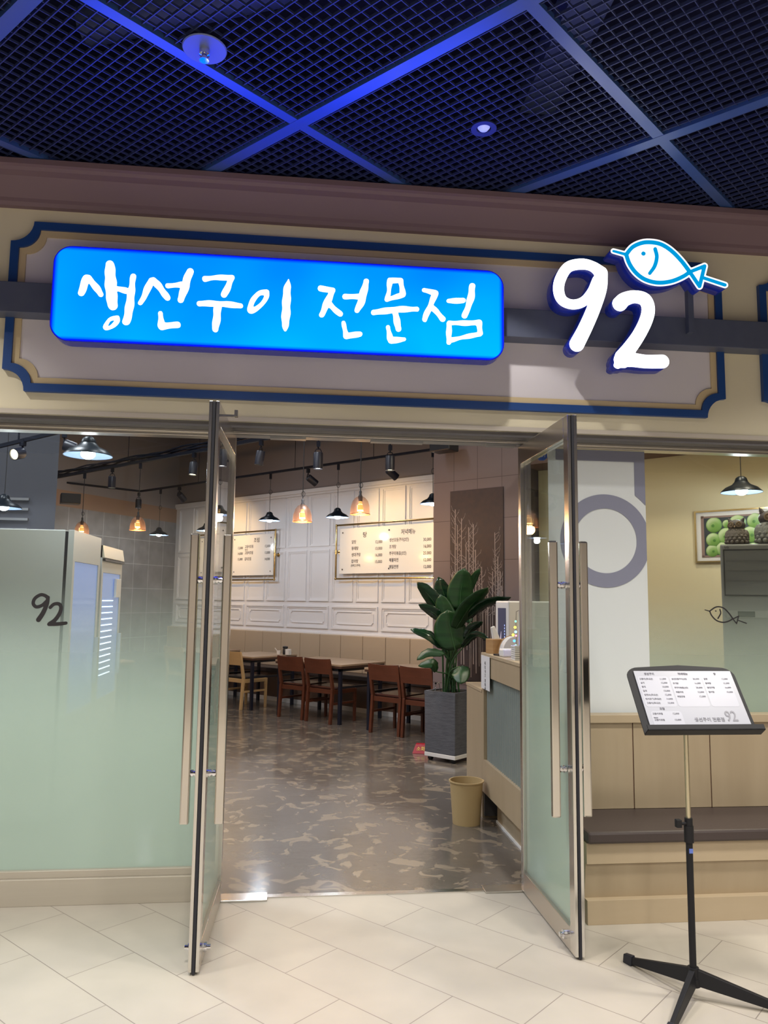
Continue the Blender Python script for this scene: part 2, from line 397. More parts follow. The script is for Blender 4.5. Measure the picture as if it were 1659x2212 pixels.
def epoxy():
    m = bpy.data.materials.new('mottled_epoxy_floor'); m.use_nodes = True; nt = m.node_tree; b = nt.nodes['Principled BSDF']; N = nt.nodes.new; L = nt.links.new
    g = N('ShaderNodeNewGeometry')
    n1 = N('ShaderNodeTexNoise'); n1.inputs['Scale'].default_value = 6.5; n1.inputs['Detail'].default_value = 3; n1.inputs['Distortion'].default_value = 1.0; L(g.outputs['Position'], n1.inputs['Vector'])
    n2 = N('ShaderNodeTexNoise'); n2.inputs['Scale'].default_value = 1.1; n2.inputs['Detail'].default_value = 4; L(g.outputs['Position'], n2.inputs['Vector'])
    r1 = N('ShaderNodeValToRGB'); e = r1.color_ramp.elements; e[0].position = .55; e[0].color = (0, 0, 0, 1); e[1].position = .60; e[1].color = (1, 1, 1, 1); L(n1.outputs['Fac'], r1.inputs[0])
    r2 = N('ShaderNodeValToRGB'); e = r2.color_ramp.elements; e[0].position = .35; e[0].color = (.095, .080, .066, 1); e[1].position = .65; e[1].color = (.140, .124, .110, 1); L(n2.outputs['Fac'], r2.inputs[0])
    mx = N('ShaderNodeMix'); mx.data_type = 'RGBA'; L(r1.outputs[0], mx.inputs[0]); L(r2.outputs[0], mx.inputs[6]); mx.inputs[7].default_value = (.225, .185, .14, 1)
    L(mx.outputs[2], b.inputs['Base Color'])
    n3 = N('ShaderNodeTexNoise'); n3.inputs['Scale'].default_value = 11; n3.inputs['Detail'].default_value = 5; L(g.outputs['Position'], n3.inputs['Vector'])
    bp = N('ShaderNodeBump'); bp.inputs['Strength'].default_value = .32; bp.inputs['Distance'].default_value = .004; L(n3.outputs['Fac'], bp.inputs['Height']); L(bp.outputs[0], b.inputs['Normal'])
    b.inputs['Roughness'].default_value = .17; b.inputs['Coat Weight'].default_value = .3; b.inputs['Coat Roughness'].default_value = .12
    return m
struct(obj('floor', MB().box(-7, 7, 0, 13.5, -.06, 0), epoxy()), 'glossy mottled brown and grey restaurant floor', 'floor')

# mall ceiling: flat bars and open-cell blades
HC = 3.84
Ac, Bc, Cc = [Zp(u, v, HC) for u, v in ((645, 270), (1428, 302), (1140, 5))]
e1 = Vector(Ac-Cc); e2 = Vector(Bc-Cc); C0 = Vector(Cc)
GRIDB = mat('ceiling_bar_blue_light', (.035, .085, .27), .30, spec=.9)  # the sign's blue light is put into the bar colour
BLADE = mat('ceiling_blade_blue_light', (.030, .042, .12), .4, spec=.5)  # blade colour also carries the blue light of the sign
def in_mall(p): return -6.9 < p.x < 6.9 and -8.6 < p.y < -.10
def clipped(mb, p, q, w, h, z0):
    # cut a straight run so that it stays over the walkway
    n = 60; pts = [p.lerp(q, k/n) for k in range(n+1)]; run = None
    for k, c in enumerate(pts + [Vector((99, 99, 0))]):
        if in_mall(c):
            if run is None: run = c
            last = c
        elif run is not None:
            if (last-run).length > .1: mb.bar((run.x, run.y, z0+h/2), (last.x, last.y, z0+h/2), w, h)
            run = None
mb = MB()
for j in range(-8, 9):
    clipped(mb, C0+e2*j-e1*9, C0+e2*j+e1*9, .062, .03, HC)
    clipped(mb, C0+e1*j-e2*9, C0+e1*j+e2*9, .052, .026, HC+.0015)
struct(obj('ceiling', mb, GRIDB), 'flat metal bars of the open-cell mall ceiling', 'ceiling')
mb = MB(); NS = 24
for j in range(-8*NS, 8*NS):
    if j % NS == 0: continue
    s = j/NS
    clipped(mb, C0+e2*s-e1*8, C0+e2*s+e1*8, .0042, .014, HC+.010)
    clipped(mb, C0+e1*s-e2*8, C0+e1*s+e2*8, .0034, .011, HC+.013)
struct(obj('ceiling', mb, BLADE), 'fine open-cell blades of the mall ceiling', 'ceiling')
VOID = mat('ceiling_void_shade', (.001, .003, .040), .8)  # shade and blue sign light are mixed into this colour
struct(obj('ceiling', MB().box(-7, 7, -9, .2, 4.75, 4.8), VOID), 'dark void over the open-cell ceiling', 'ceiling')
mb = MB().tube([(-1.6, -.5, 4.5), (-.6, -.9, 4.5), (.1, -1.6, 4.5), (.3, -3.4, 4.5)], .10, 12)
tag(obj('ceiling_duct', mb, mat('duct_grey', (.06, .08, .16), .5), smooth=True), 'curved dark duct above the open-cell ceiling', 'duct')
tag(obj('ceiling_duct', MB().box(.75, .95, -2.6, -.3, 4.35, 4.5), MATS['duct_grey']), 'straight flat duct above the ceiling right of the curved one', 'duct')

# mall hall behind the viewer
struct(obj('wall_back', MB().box(-7, 7, -9.1, -9, 0, 4.8), mat('hall_paint', (.45, .40, .34), .7)))
struct(obj('wall_left', MB().box(-7.1, -7, -9, 13.5, 0, 4.8), MATS['hall_paint']))
struct(obj('wall_right', MB().box(7, 7.1, -9, 13.5, 0, 4.8), MATS['hall_paint']))

# fascia above the shop window
FY = -.15
def fxz(u, v, d): return (u, d, v)
struct(obj('wall_front', MB().box(-7, 7, FY, .02, 2.52, 3.84), CREAM), 'cream fascia wall above the shop window', 'wall')
struct(obj('wall_front', MB().box(-7, 7, FY, .02, 3.84, 4.8), VOID), 'wall above the open-cell ceiling with its shade painted in', 'wall')  # painted dark to stand in for shade behind the mesh
struct(obj('trim_1', MB().box(-7, 7, FY-.012, FY, 2.52, 2.545), mat('pale_trim', (.55, .50, .44), .5)), 'thin pale bead along the lower edge of the fascia', 'trim')
prof = [(FY, 3.655), (FY-.035, 3.655), (FY-.05, 3.672), (FY-.055, 3.69), (FY-.13, 3.775), (FY-.17, 3.785), (FY-.18, 3.80), (FY-.20, 3.805), (FY-.20, 3.835), (FY, 3.835)]
struct(obj('trim_2', MB().prism(prof, lambda u, v, d: (d, u, v), -7, 7), CORN), 'mauve brown cornice under the open ceiling', 'trim')
def scoop(x0, x1, z0, z1, r, n=8):
    """rectangle with concave quarter-round corners and small square steps"""
    P = []
    for cx, cz, a0 in ((x0, z0, 90), (x1, z0, 180), (x1, z1, 270), (x0, z1, 0)):
        sgn = {(x0, z0): (1, 1), (x1, z0): (-1, 1), (x1, z1): (-1, -1), (x0, z1): (1, -1)}[(cx, cz)]
        for k in range(n+1):
            a = PI/2*k/n
            if a0 in (90, 270): dx, dz = math.sin(a)*r, math.cos(a)*r
            else: dx, dz = math.cos(a)*r, math.sin(a)*r
            P.append((cx+sgn[0]*dx, cz+sgn[1]*dz))
    return P
def panel_frame(x0, x1, z0, z1, label):
    t = thing('fascia_panel', label, 'panel', ((x0+x1)/2, FY, z0))
    w = .043
    obj('blue_moulding', MB().ribbon(scoop(x0, x1, z0, z1, .115), scoop(x0+w, x1-w, z0+w, z1-w, .105), fxz, FY-.0, FY-.028), NAVY, t, world=True)
    i = w; obj('tan_moulding', MB().ribbon(scoop(x0+i, x1-i, z0+i, z1-i, .105), scoop(x0+i+.035, x1-i-.035, z0+i+.035, z1-i-.035, .10), fxz, FY, FY-.014), TAN, t, world=True)
    i = w+.035; obj('panel_board', MB().prism(scoop(x0+i, x1-i, z0+i, z1-i, .10), fxz, FY, FY-.004), MAUVE, t, world=True)
    return t
panel_frame(-2.022, 2.008, 2.638, 3.575, 'long grey panel in a scooped blue and tan moulding behind the signs')
panel_frame(2.245, 4.6, 2.638, 3.575, 'next blue-edged fascia panel, cut by the right edge of the photo')
tag(obj('sign_beam', MB().box(-6.5, 6.5, -.26, FY-.004, 3.035, 3.20), BEAM, bevel=.003), 'grey horizontal beam crossing the fascia and carrying the signs', 'beam')

# ------------------------------------------------------------------ the lit signs
BLUESIDE = mat('blue_acrylic_side', (.01, .02, .30), .25, emit=(.002, .005, .05), es=1.0)
def face_mat():
    m = bpy.data.materials.new('lit_blue_face'); m.use_nodes = True; nt = m.node_tree; nt.nodes.clear(); N = nt.nodes.new; L = nt.links.new
    tc = N('ShaderNodeTexCoord'); sp = N('ShaderNodeSeparateXYZ'); L(tc.outputs['Generated'], sp.inputs[0])
    n = N('ShaderNodeTexNoise'); n.inputs['Scale'].default_value = 1.6; n.inputs['Detail'].default_value = 1; L(tc.outputs['Object'], n.inputs['Vector'])
    def edge(sock, k):   # 0 at the rim, 1 inside
        a = N('ShaderNodeMath'); a.operation = 'SUBTRACT'; a.inputs[0].default_value = .5; b = N('ShaderNodeMath'); b.operation = 'SUBTRACT'; b.inputs[1].default_value = .5; L(sock, b.inputs[0])
        c = N('ShaderNodeMath'); c.operation = 'ABSOLUTE'; L(b.outputs[0], c.inputs[0]); L(c.outputs[0], a.inputs[1])
        d = N('ShaderNodeMath'); d.operation = 'MULTIPLY'; d.use_clamp = True; d.inputs[1].default_value = k; L(a.outputs[0], d.inputs[0]); return d.outputs[0]
    ex, ez = edge(sp.outputs['X'], 110), edge(sp.outputs['Z'], 26)
    mn = N('ShaderNodeMath'); mn.operation = 'MINIMUM'; L(ex, mn.inputs[0]); L(ez, mn.inputs[1])
    g = N('ShaderNodeMapRange'); g.inputs['From Min'].default_value = .35; g.inputs['From Max'].default_value = .65; g.inputs['To Min'].default_value = .30; g.inputs['To Max'].default_value = .46; L(n.outputs['Fac'], g.inputs['Value'])
    zz = N('ShaderNodeMath'); zz.operation = 'MULTIPLY_ADD'; zz.inputs[1].default_value = -.16; zz.inputs[2].default_value = .07; L(sp.outputs['Z'], zz.inputs[0])
    ad = N('ShaderNodeMath'); ad.operation = 'ADD'; L(g.outputs[0], ad.inputs[0]); L(zz.outputs[0], ad.inputs[1])
    ml = N('ShaderNodeMath'); ml.operation = 'MULTIPLY'; L(ad.outputs[0], ml.inputs[0]); L(mn.outputs[0], ml.inputs[1])
    cb = N('ShaderNodeCombineXYZ'); cb.inputs[0].default_value = 0; cb.inputs[2].default_value = 13; L(ml.outputs[0], cb.inputs[1])
    e = N('ShaderNodeEmission'); L(cb.outputs[0], e.inputs[0]); e.inputs[1].default_value = 1
    o = N('ShaderNodeOutputMaterial'); L(e.outputs[0], o.inputs[0]); return m
def rrect(x0, x1, z0, z1, r, n=8):
    P = []
    for cx, cz, a0 in ((x1-r, z1-r, 0), (x0+r, z1-r, 90), (x0+r, z0+r, 180), (x1-r, z0+r, 270)):
        for k in range(n+1):
            a = math.radians(a0+90*k/n); P.append((cx+r*math.cos(a), cz+r*math.sin(a)))
    return P
SX0, SX1, SZ0, SZ1, SY = -1.74, .64, 2.862, 3.372, -.35
sb = thing('lightbox_sign', 'long lit blue signboard with white brush-written Korean words', 'sign', (-.55, -.26, 2.86))
obj('housing', MB().prism(rrect(SX0, SX1, SZ0, SZ1, .095), fxz, -.262, SY), BLUESIDE, sb, world=True)
obj('face', MB().prism(rrect(SX0+.008, SX1-.008, SZ0+.008, SZ1-.008, .088), fxz, SY, SY-.004), face_mat(), sb, world=True)
WLIT = emis('lit_white', (1.0, 1.0, 1.0), 1.6)
LZ1, LZ2 = (0, 450, 2.765), (550, 450, 2.765)
letters = [
 (LZ1, [[(520,418,21),(500,460,21),(484,508,17)], [(528,418,20),(565,460,20),(600,513,18)], [(655,336,26),(663,450,33),(673,575,30)], [(690,478,16),(750,490,17)],
        [(795,405,16),(786,500,20),(770,600,24),(755,678,22)], [(703,652,12),(655,664,12),(632,700,12),(636,718,11),(670,706,11),(700,672,11),(703,652,12)]]),
 (LZ1, [[(905,430,19),(878,490,18),(838,566,13)], [(915,428,20),(950,470,20),(1000,536,16)], [(1003,464,14),(1085,456,18)], [(1135,375,21),(1108,460,23),(1078,546,20)],
        [(960,628,13),(966,700,20)], [(970,706,22),(1062,697,17)]]),
 (LZ1, [[(1225,420,17),(1300,412,14),(1383,416,18)], [(1382,420,18),(1362,470,18),(1337,518,17)], [(1192,571,18),(1300,568,17),(1438,584,17)], [(1303,580,22),(1296,650,22),(1284,722,19)]]),
 (LZ1, [[(1592,500,14),(1545,508,14),(1510,555,15),(1492,600,15),(1505,613,13),(1548,585,14),(1590,535,13),(1592,500,14)]]),
 (LZ2, [[(203,425,7),(197,480,21),(188,580,25),(184,680,24),(184,728,8)]]),
 (LZ2, [[(394,477,16),(466,492,18)], [(466,492,18),(440,550,20),(400,635,17)], [(440,565,17),(512,633,17)], [(542,527,15),(620,530,17)], [(667,438,19),(645,530,23),(612,612,17)],
        [(530,682,12),(545,750,18)], [(550,762,20),(630,752,14)]]),
 (LZ2, [[(806,430,16),(802,490,15),(792,546,14)], [(806,430,15),(872,430,15)], [(873,432,16),(888,515,17)], [(888,518,15),(796,545,13)], [(712,620,17),(840,607,19),(968,602,16)], [(838,612,20),(860,718,20)],
        [(796,712,12),(808,780,18)], [(814,792,20),(895,782,14)]]),
 (LZ2, [[(1012,490,15),(1080,505,17)], [(1080,505,17),(1050,580,18),(1015,664,15)], [(1055,585,16),(1122,660,16)], [(1156,552,14),(1245,550,17)], [(1302,465,18),(1288,545,21),(1256,642,17)],
        [(1163,690,16),(1158,800,14)], [(1165,686,15),(1340,682,16)], [(1340,686,17),(1345,746,17)], [(1343,750,16),(1250,768,13),(1165,788,14)]]),
]
for z, st in letters:
    obj('letter', stroke_mesh(st, z, SY-.007, .005, wob=.0035), WLIT, sb, world=True)

Z3 = (1059, 450, 2.765)
NINE = [[(662,385,43),(610,347,35),(545,333,36),(465,352,35),(418,425,36),(409,495,36),(432,550,34),(490,574,32),(555,558,32),(605,500,30),(640,430,34)],
        [(662,390,44),(655,480,45),(617,600,44),(567,715,45),(517,812,48)]]
TWO = [[(774,570,49),(802,544,46),(860,528,42),(922,545,45),(944,600,44),(930,670,43),(888,755,43),(835,832,46),(790,888,50)],
       [(780,905,46),(850,905,46),(930,915,44),(1028,915,45)], [(762,934,26),(775,918,36)], [(752,938,16),(800,930,26)]]
FB = [(812,276),(850,232),(905,207),(960,203),(1020,215),(1080,252),(1140,312),(1192,380)]
FBOT = [(812,276),(832,332),(870,385),(925,425),(1000,444),(1080,436),(1150,408),(1192,380)]
FTAIL = [(1192,380),(1235,358),(1280,345),(1265,405),(1250,468),(1222,425),(1192,382)]
FISH = [[(x, y, 10) for x, y in FB], [(x, y, 10) for x, y in FBOT], [(1192,380,8),(1280,345,9)], [(1280,345,9),(1250,466,9)], [(1250,466,9),(1192,380,9)],
        [(735,255,4),(812,276,6)], [(1272,415,7),(1402,458,8)], [(914,270,10),(916,271,10)], [(985,243,9),(995,290,9),(982,345,9),(953,388,8)]]
def channel_sign(name, label, cat, strokes, y=-.375, dep=.105, extra=None, dil=0, blue=None):
    P = px_plane(Z3, y)
    t = thing(name, label, cat, (float(P((900, 600))[0]), -.26, 3.0))
    st = [[(x, yy, r+dil) for x, yy, r in s] for s in strokes]
    body = stroke_mesh(st, Z3, y, dep, extra=extra)
    for v in body.bm.verts: v.co.y += dep/2+.004
    obj('channel_side', body, BLUESIDE, t, world=True)
    obj('lit_face', stroke_mesh([[(x, yy, r-1.2) for x, yy, r in s] for s in st], Z3, y, .006, extra=extra), emis('lit_white_strong', (.95, .98, 1.0), 4.0) if not blue else emis('lit_white_fish', (.96, .98, 1.0), 1.25), t, world=True)
    if blue:
        o = stroke_mesh([[(x, yy, r+2.6) for x, yy, r in s] for s in blue], Z3, y-.006, .005, step=.003); obj('blue_linework', o, emis('lit_cyan', (.0, .33, .72), 1.0), t, world=True)
    return t
channel_sign('number_sign', 'glowing white numeral nine with deep blue sides right of the blue signboard', 'sign', NINE)
channel_sign('number_sign', 'glowing white numeral two with deep blue sides under the lit fish', 'sign', TWO)
fs = channel_sign('fish_sign', 'glowing skewered fish outline in blue on white above the numeral two', 'sign',
                  [s for s in FISH if len(s) != 4 or s[0][0] != 985][:-1], extra=[([*FB, *FBOT[::-1]], 0), (FTAIL, 0)], dil=14, blue=FISH)
q0, q1 = Yp(1488, 640, -.28), Yp(1488, 700, -.28)
obj('support_post', MB().box(q0[0]-.016, q0[0]+.016, -.30, -.262, 3.10, 3.36), BEAM, fs, world=True)

# ------------------------------------------------------------------ shop front: header, jambs, windows
FR = STEEL
struct(obj('trim_3', MB().box(-6.9, 6.9, FY+.012, .06, 2.49, 2.52), mat('soffit_grey', (.15, .145, .155), .5)), 'grey soffit under the fascia', 'trim')
mb = MB().box(-6.9, -A-.0, -.035, .045, 2.458, 2.49).box(A, 6.9, -.035, .045, 2.462, 2.49).box(-6.9, 6.9, -.05, -.035, 2.475, 2.49)
struct(obj('trim_4', mb, STEEL, bevel=.002), 'steel glazing channel along the top of the windows', 'trim')
mb = MB().box(-A, A, -.03, .05, 2.472, 2.49).box(-.62, -.42, -.02, .03, 2.462, 2.473).box(-.05, .25, -.02, .03, 2.462, 2.473).box(.62, .80, -.02, .03, 2.462, 2.473)
struct(obj('trim_5', mb, mat('header_white', (.30, .30, .31), .4)), 'pale door header over the opening', 'trim')
for i, s in ((6, -1), (7, 1)):
    struct(obj('trim_%d' % i, MB().box(*sorted((s*A, s*(A+.05))), -.035, .045, 0, 2.489), STEEL2, bevel=.002), 'steel door jamb', 'trim')
w1 = bpy.data.objects.new('window_1', None); COL.objects.link(w1); w1['kind'] = 'structure'; w1['label'] = 'left shop window with frosted gradient lower part'; w1['category'] = 'window'
obj('window_pane', MB().box(-6.8, -A-.05, -.006, .006, .16, 2.462), GLASSF, w1)
obj('window_sill', MB().box(-6.8, -A-.05, -.05, .05, 0, .13).box(-6.8, -A-.05, -.03, .03, .13, .165), mat('sill_steel', (.50, .46, .39), .35, .35, noise=((1, 1, 30), (.45, .41, .35), .6)), w1, bevel=.002)
w2 = bpy.data.objects.new('window_2', None); COL.objects.link(w2); w2['kind'] = 'structure'; w2['label'] = 'right shop window above the wooden bench'; w2['category'] = 'window'
obj('window_pane', MB().box(A+.05, 6.8, -.006, .006, .92, 2.466), GLASSF, w2)
obj('window_sill', MB().box(A+.05, 6.8, -.03, .05, 0, .92), WOODH, w2)
# threshold strip and floor-hinge plates
struct(obj('trim_8', MB().box(-A, A, -.03, .012, 0, .006), STEEL2), 'steel threshold strip in the doorway', 'trim')
tag(obj('floor_hinge_plate', MB().box(-A-.02, -.565, -.075, .03, 0, .010), STEEL2, bevel=.002), 'polished floor hinge plate at the left door', 'hinge plate')
tag(obj('floor_hinge_plate', MB().box(.60, A+.02, -.055, .045, 0, .010), STEEL, bevel=.002), 'dull floor hinge plate at the right door', 'hinge plate')

# ------------------------------------------------------------------ door leaves, opened outward
def leaf(name, sx, ang, label):
    H, Wd, th = 2.452, .815, .046
    t = bpy.data.objects.new(name, None); COL.objects.link(t); t.location = (sx*(A-.005), -.04, 0); t.rotation_euler = (0, 0, ang)
    t['kind'] = 'structure'; t['label'] = label; t['category'] = 'door'
    # local frame: leaf runs along -y from the hinge
    h = th/2
    obj('hinge_stile', MB().box(-h, h, -.045, 0, .012, H), STEEL2, t, bevel=.002)
    obj('outer_stile', MB().box(-h, -.007, -Wd, -Wd+.062, .012, H).box(.007, h, -Wd, -Wd+.062, .012, H).box(-.007, .007, -Wd+.014, -Wd+.062, .02, H-.01), STEEL2, t, bevel=.002)
    obj('edge_seal', MB().box(-.006, .006, -Wd-.004, -Wd+.014, .005, H-.004), RUBBER, t)
    obj('top_rail', MB().box(-h, h, -Wd+.062, -.045, H-.105, H), STEEL2, t, bevel=.002)
    obj('bottom_rail', MB().box(-h, h, -Wd+.062, -.045, .012, .115), STEEL, t, bevel=.002)
    obj('glass_pane', MB().box(-.005, .005, -Wd+.062, -.045, .115, H-.105), GLASSF, t)
    for s in (-1, 1):
        hd = obj('pull_handle', MB().box(s*.074-.021, s*.074+.021, -.745, -.718, .585, 1.855), mat('handle_steel', (.62, .59, .54), .13, 1.0), t, bevel=.008)
        for z in (.80, 1.645):
            obj('handle_standoff', MB().cyl((s*.02, -.73, z), (s*.06, -.73, z), .011).cyl((s*.02, -.73, z), (s*.034, -.73, z), .018).cyl((s*.042, -.73, z), (s*.052, -.73, z), .016), CHROME, hd, smooth=True)
    obj('lock_cylinder', MB().cyl((-.04, -.70, .065), (.04, -.70, .065), .020).cyl((-.055, -.70, .065), (.055, -.70, .065), .011), CHROME, t, smooth=True)
    return t
dl = leaf('door_1', -1, .0, 'left glass door leaf standing open with steel pull bars')
dr = leaf('door_2', 1, .0, 'right glass door leaf standing open with steel pull bars')
dl.rotation_euler.z = -.018; dr.rotation_euler.z = .008
obj('catch_bracket', MB().box(.023, .10, -.755, -.745, 2.395, 2.405).box(.085, .10, -.765, -.735, 2.395, 2.425), STEEL2, dl)
ap = Yp(1170, 984, -.012)
al = tag(obj('alarm_sticker', MB().prism([(ap[0]+.032*math.cos(a)*1.15, ap[2]+.032*math.sin(a)) for a in [PI/8+k*PI/4 for k in range(8)]], lambda u, v, d: (u, d, v), -.0125, -.0105), mat('blue_sticker', (.02, .10, .45), .4)), 'blue octagonal alarm sticker with white letters at the top of the right window', 'sticker')
mb = MB(); me = text_mesh('ADT', .026, Matrix.Translation((ap[0], -.0132, ap[2]-.009)) @ Matrix.Rotation(PI/2, 4, 'X'), 'CENTER', .0004); mb.bm.from_mesh(me)
obj('sticker_letters', mb, WHITE, al)

# decals on the glass
DEC = mat('black_vinyl_letters', (.020, .018, .022), .45)
Z8 = (0, 1100, 4.1475)
n9 = [[(428,792,15),(400,772,14),(360,768,14),(312,800,14),(298,845,14),(325,875,14),(375,862,14),(415,825,13)], [(430,790,15),(420,850,17),(385,930,19),(345,990,20)]]
n2 = [[(450,880,14),(485,850,14),(530,850,15),(547,885,15),(530,940,16),(490,995,17),(445,1026,17)], [(440,1030,16),(520,1028,16),(590,1020,14)]]
tag(obj('number_decal', stroke_mesh(n9, Z8, -.010, .001, step=.002), DEC), 'dark brush numeral nine stuck on the left window', 'decal')
tag(obj('number_decal', stroke_mesh(n2, Z8, -.010, .001, step=.002), DEC), 'dark brush numeral two stuck on the left window', 'decal')
Z4 = (1340, 920, 4.172)
fd = [[(762,1658,4),(805,1670,5)], [(805,1670,6),(850,1638,6),(890,1630,6),(935,1645,6),(980,1690,6),(1015,1740,6)], [(805,1670,6),(825,1712,6),(865,1752,6),(920,1770,6),(970,1762,6),(1015,1738,6)],
      [(1015,1740,5),(1066,1714,5)], [(1066,1714,5),(1048,1782,5)], [(1048,1782,5),(1015,1740,5)], [(1062,1752,4),(1136,1779,5)], [(859,1668,6),(861,1668,6)], [(898,1655,6),(904,1690,6),(880,1735,6)]]
tag(obj('fish_decal', stroke_mesh(fd, Z4, -.010, .001, step=.0016), DEC), 'thin black skewered fish drawing stuck on the right window', 'decal')

# white film panel with big grey letter shapes behind the right window
film = thing('window_film', 'tall white film panel with a big grey ring letter on the right window', 'window film', (1.24, -.010, .93))
FXR = 1.580
obj('film_sheet', MB().box(.99, FXR, -.0095, -.0075, .925, 2.46), mat('white_film', (.66, .70, .72), .6), film, world=True)
cc = Yp(1308, 1168, -.010); sc = (-.010-CAM[1])/FPX
xs = np.arange(.93, FXR+.012, .004); ys = np.arange(1.2, 2.48, .004); X, Y = np.meshgrid(xs, ys)
D = np.hypot(X-cc[0], (Y-cc[2]))/sc
ring = np.minimum(105-D, D-73)
b0, b1 = Yp(1200, 993, -.010), Yp(1369, 993, -.010)
bar = np.maximum(np.minimum((Y-b0[2])/sc, (X-b0[0])/sc), np.minimum(np.minimum((X-b1[0])/sc, (Y-Yp(1369, 1100, -.010)[2])/sc), D-126))
F = np.maximum(ring, bar); F = np.minimum(F, np.minimum((FXR-.001-X)/sc, (X-1.0)/sc)); F = np.minimum(F, (2.457-Y)/sc)
obj('grey_letter_shape', fill(contour(F, xs, ys), lambda u, v, d: (u, -.0115+d, v), .001), mat('grey_film', (.225, .235, .32), .6), film, world=True)

# ------------------------------------------------------------------ wooden bench outside the right window
be = thing('window_bench', 'long maple bench with brown vinyl seat under the right window', 'bench', (2.4, -.25, 0))
X0B, X1B = 1.0, 5.5
obj('seat_cushion', MB().box(X0B, X1B, -.525, -.10, .385, .442), SKIN, be, bevel=.012, world=True)
mb = MB()
g = [X0B, 1.426, 1.876, 2.326, 2.776, 3.226, 3.676, X1B]
for a, b in zip(g, g[1:]): mb.box(a+.003, b-.003, -.105, -.05, .442, .905)
obj('back_panel', mb, WOOD, be, bevel=.001, world=True)
obj('panel_joint', MB().box(X0B, X1B, -.098, -.045, .442, .90), mat('dark_red_joint', (.10, .035, .025), .6), be, world=True)
obj('top_ledge', MB().box(X0B, X1B, -.125, -.031, .905, .948), WOODH, be, bevel=.002, world=True)
obj('seat_apron', MB().box(X0B, X1B, -.50, -.05, .285, .385), WOODH, be, bevel=.001, world=True)
obj('base_riser', MB().hexa([(X0B,-.46,.115),(X1B,-.46,.115),(X1B,-.05,.115),(X0B,-.05,.115)], [(X0B,-.485,.285),(X1B,-.485,.285),(X1B,-.05,.285),(X0B,-.05,.285)]), WOOD, be, world=True)
obj('base_plinth', MB().box(X0B, X1B, -.50, -.05, 0, .115), WOODH, be, bevel=.001, world=True)

# ------------------------------------------------------------------ menu stand
hub = Vector((1.165, -1.215, 0))
ms = thing('menu_stand', 'black music stand holding a white price sheet in front of the bench', 'stand', tuple(hub))
BL = mat('stand_black', (.010, .010, .012), .5, spec=.25)
obj('lower_pole', MB().cyl((0,0,.06), (0,0,.64), .0135), BL, ms, smooth=True)
obj('upper_pole', MB().cyl((0,0,.64), (0,0,1.06), .0095), mat('champagne_pole', (.62, .56, .40), .3, 1.0), ms, smooth=True)
cl = obj('height_clamp', MB().cyl((0,0,.60), (0,0,.665), .019).cyl((0,0,.665), (0,0,.695), .016), BL, ms, smooth=True)
obj('clamp_knob', MB().cyl((-.012,-.004,.675), (-.04,-.008,.675), .006).box(-.058, -.036, -.018, .006, .660, .692), BL, cl, bevel=.003)
obj('maker_badge', MB().box(-.008, .008, -.0150, -.0132, .56, .578), mat('badge_blue', (.10, .16, .5), .3), ms)
obj('hub_socket', MB().cyl((0,0,.075), (0,0,.12), .022).cyl((0,0,.05), (0,0,.08), .026), BL, ms, smooth=True)
for a in (113, -27, -132):
    d = Vector((math.cos(math.radians(a)), math.sin(math.radians(a)), 0)); n = Vector((-d.y, d.x, 0))
    p0, p1 = d*.015, d*.335
    q = lambda p, w, z0, z1: ([p-n*w+Vector((0,0,z0)), p+n*w+Vector((0,0,z0)), p+n*w*.7+Vector((0,0,z1)), p-n*w*.7+Vector((0,0,z1))])
    lg = obj('leg', MB().hexa(q(p0, .016, .055, .115), q(p1, .011, .004, .030)), BL, ms, bevel=.002)
    f0, f1 = d*.315, d*.362
    obj('rubber_foot', MB().hexa(q(f0, .017, 0, .042), q(f1, .016, 0, .036)), RUBBER, lg, bevel=.004)
# tray: tilted board
tl = math.radians(36); HT = .315
def tray(u, v, d): # u across, v up the board, d toward reader
    return (u, -.035 + v*math.sin(tl) - d*math.cos(tl), 1.035 - .0 + v*math.cos(tl) + d*math.sin(tl)) 
TU = hub.x
uL, uR = -.195, .295
def tray_board():
    P = [(uL, 0), (uR, 0), (uR, HT-.05)]
    for k in range(7):
        a = PI/2*k/6; P.append((uR-.03-.03+.06*math.cos(a)-.0, HT-.05+.045*math.sin(a)))
    P.append(((uL+uR)/2, HT+.006))
    for k in range(7):
        a = PI/2+PI/2*k/6; P.append((uL+.06+.06*math.cos(a), HT-.05+.045*math.sin(a)))
    return P
obj('tray_board', MB().prism(tray_board(), tray, 0, .004), BL, ms)
obj('tray_lip', MB().prism([(uL, -.005), (uR+.012, -.005), (uR+.012, .001), (uL, .001)], tray, 0, .045).prism([(uL, -.005), (uR+.012, -.005), (uR+.012, .020), (uL, .020)], tray, .041, .045), BL, ms, bevel=.001)
sh = obj('price_sheet', MB().prism([(uL+.032, .003), (uR-.018, .003), (uR-.018, HT-.026), (uL+.032, HT-.026)], tray, .006, .009), mat('white_sheet', (.35, .36, .41), .3), ms)
mb = MB()
for (a, b, c, d) in ((.035, .172, .118, .262), (.178, .318, .118, .262), (.324, .448, .118, .262), (.045, .18, .015, .098)):
    mb.prism(rrect(uL+.005+a, uL+.005+b, c, d, .012, 4), tray, .009, .0095)
obj('text_panel', mb, mat('sheet_panel', (.40, .41, .47), .3), sh)
Rt = Matrix.Rotation(PI/2-tl, 4, 'X')
def trf(u, v):
    return Matrix.Translation(Vector(tray(uL+.005+u, v, .0102))) @ Rt
GREYI = mat('grey_print', (.16, .16, .19), .6)
rows = [('고등어(국내산)', '11,000'), ('삼치', '12,000'), ('꽁치', '10,000'), ('갈치', '13,000'), ('임연수(국내산)', '12,000'), ('민어조기(국내산)', '14,000'), ('고등어(국내산)', '15,000')]
it = [('생선구이', .07, .270, .0125, 'LEFT')]
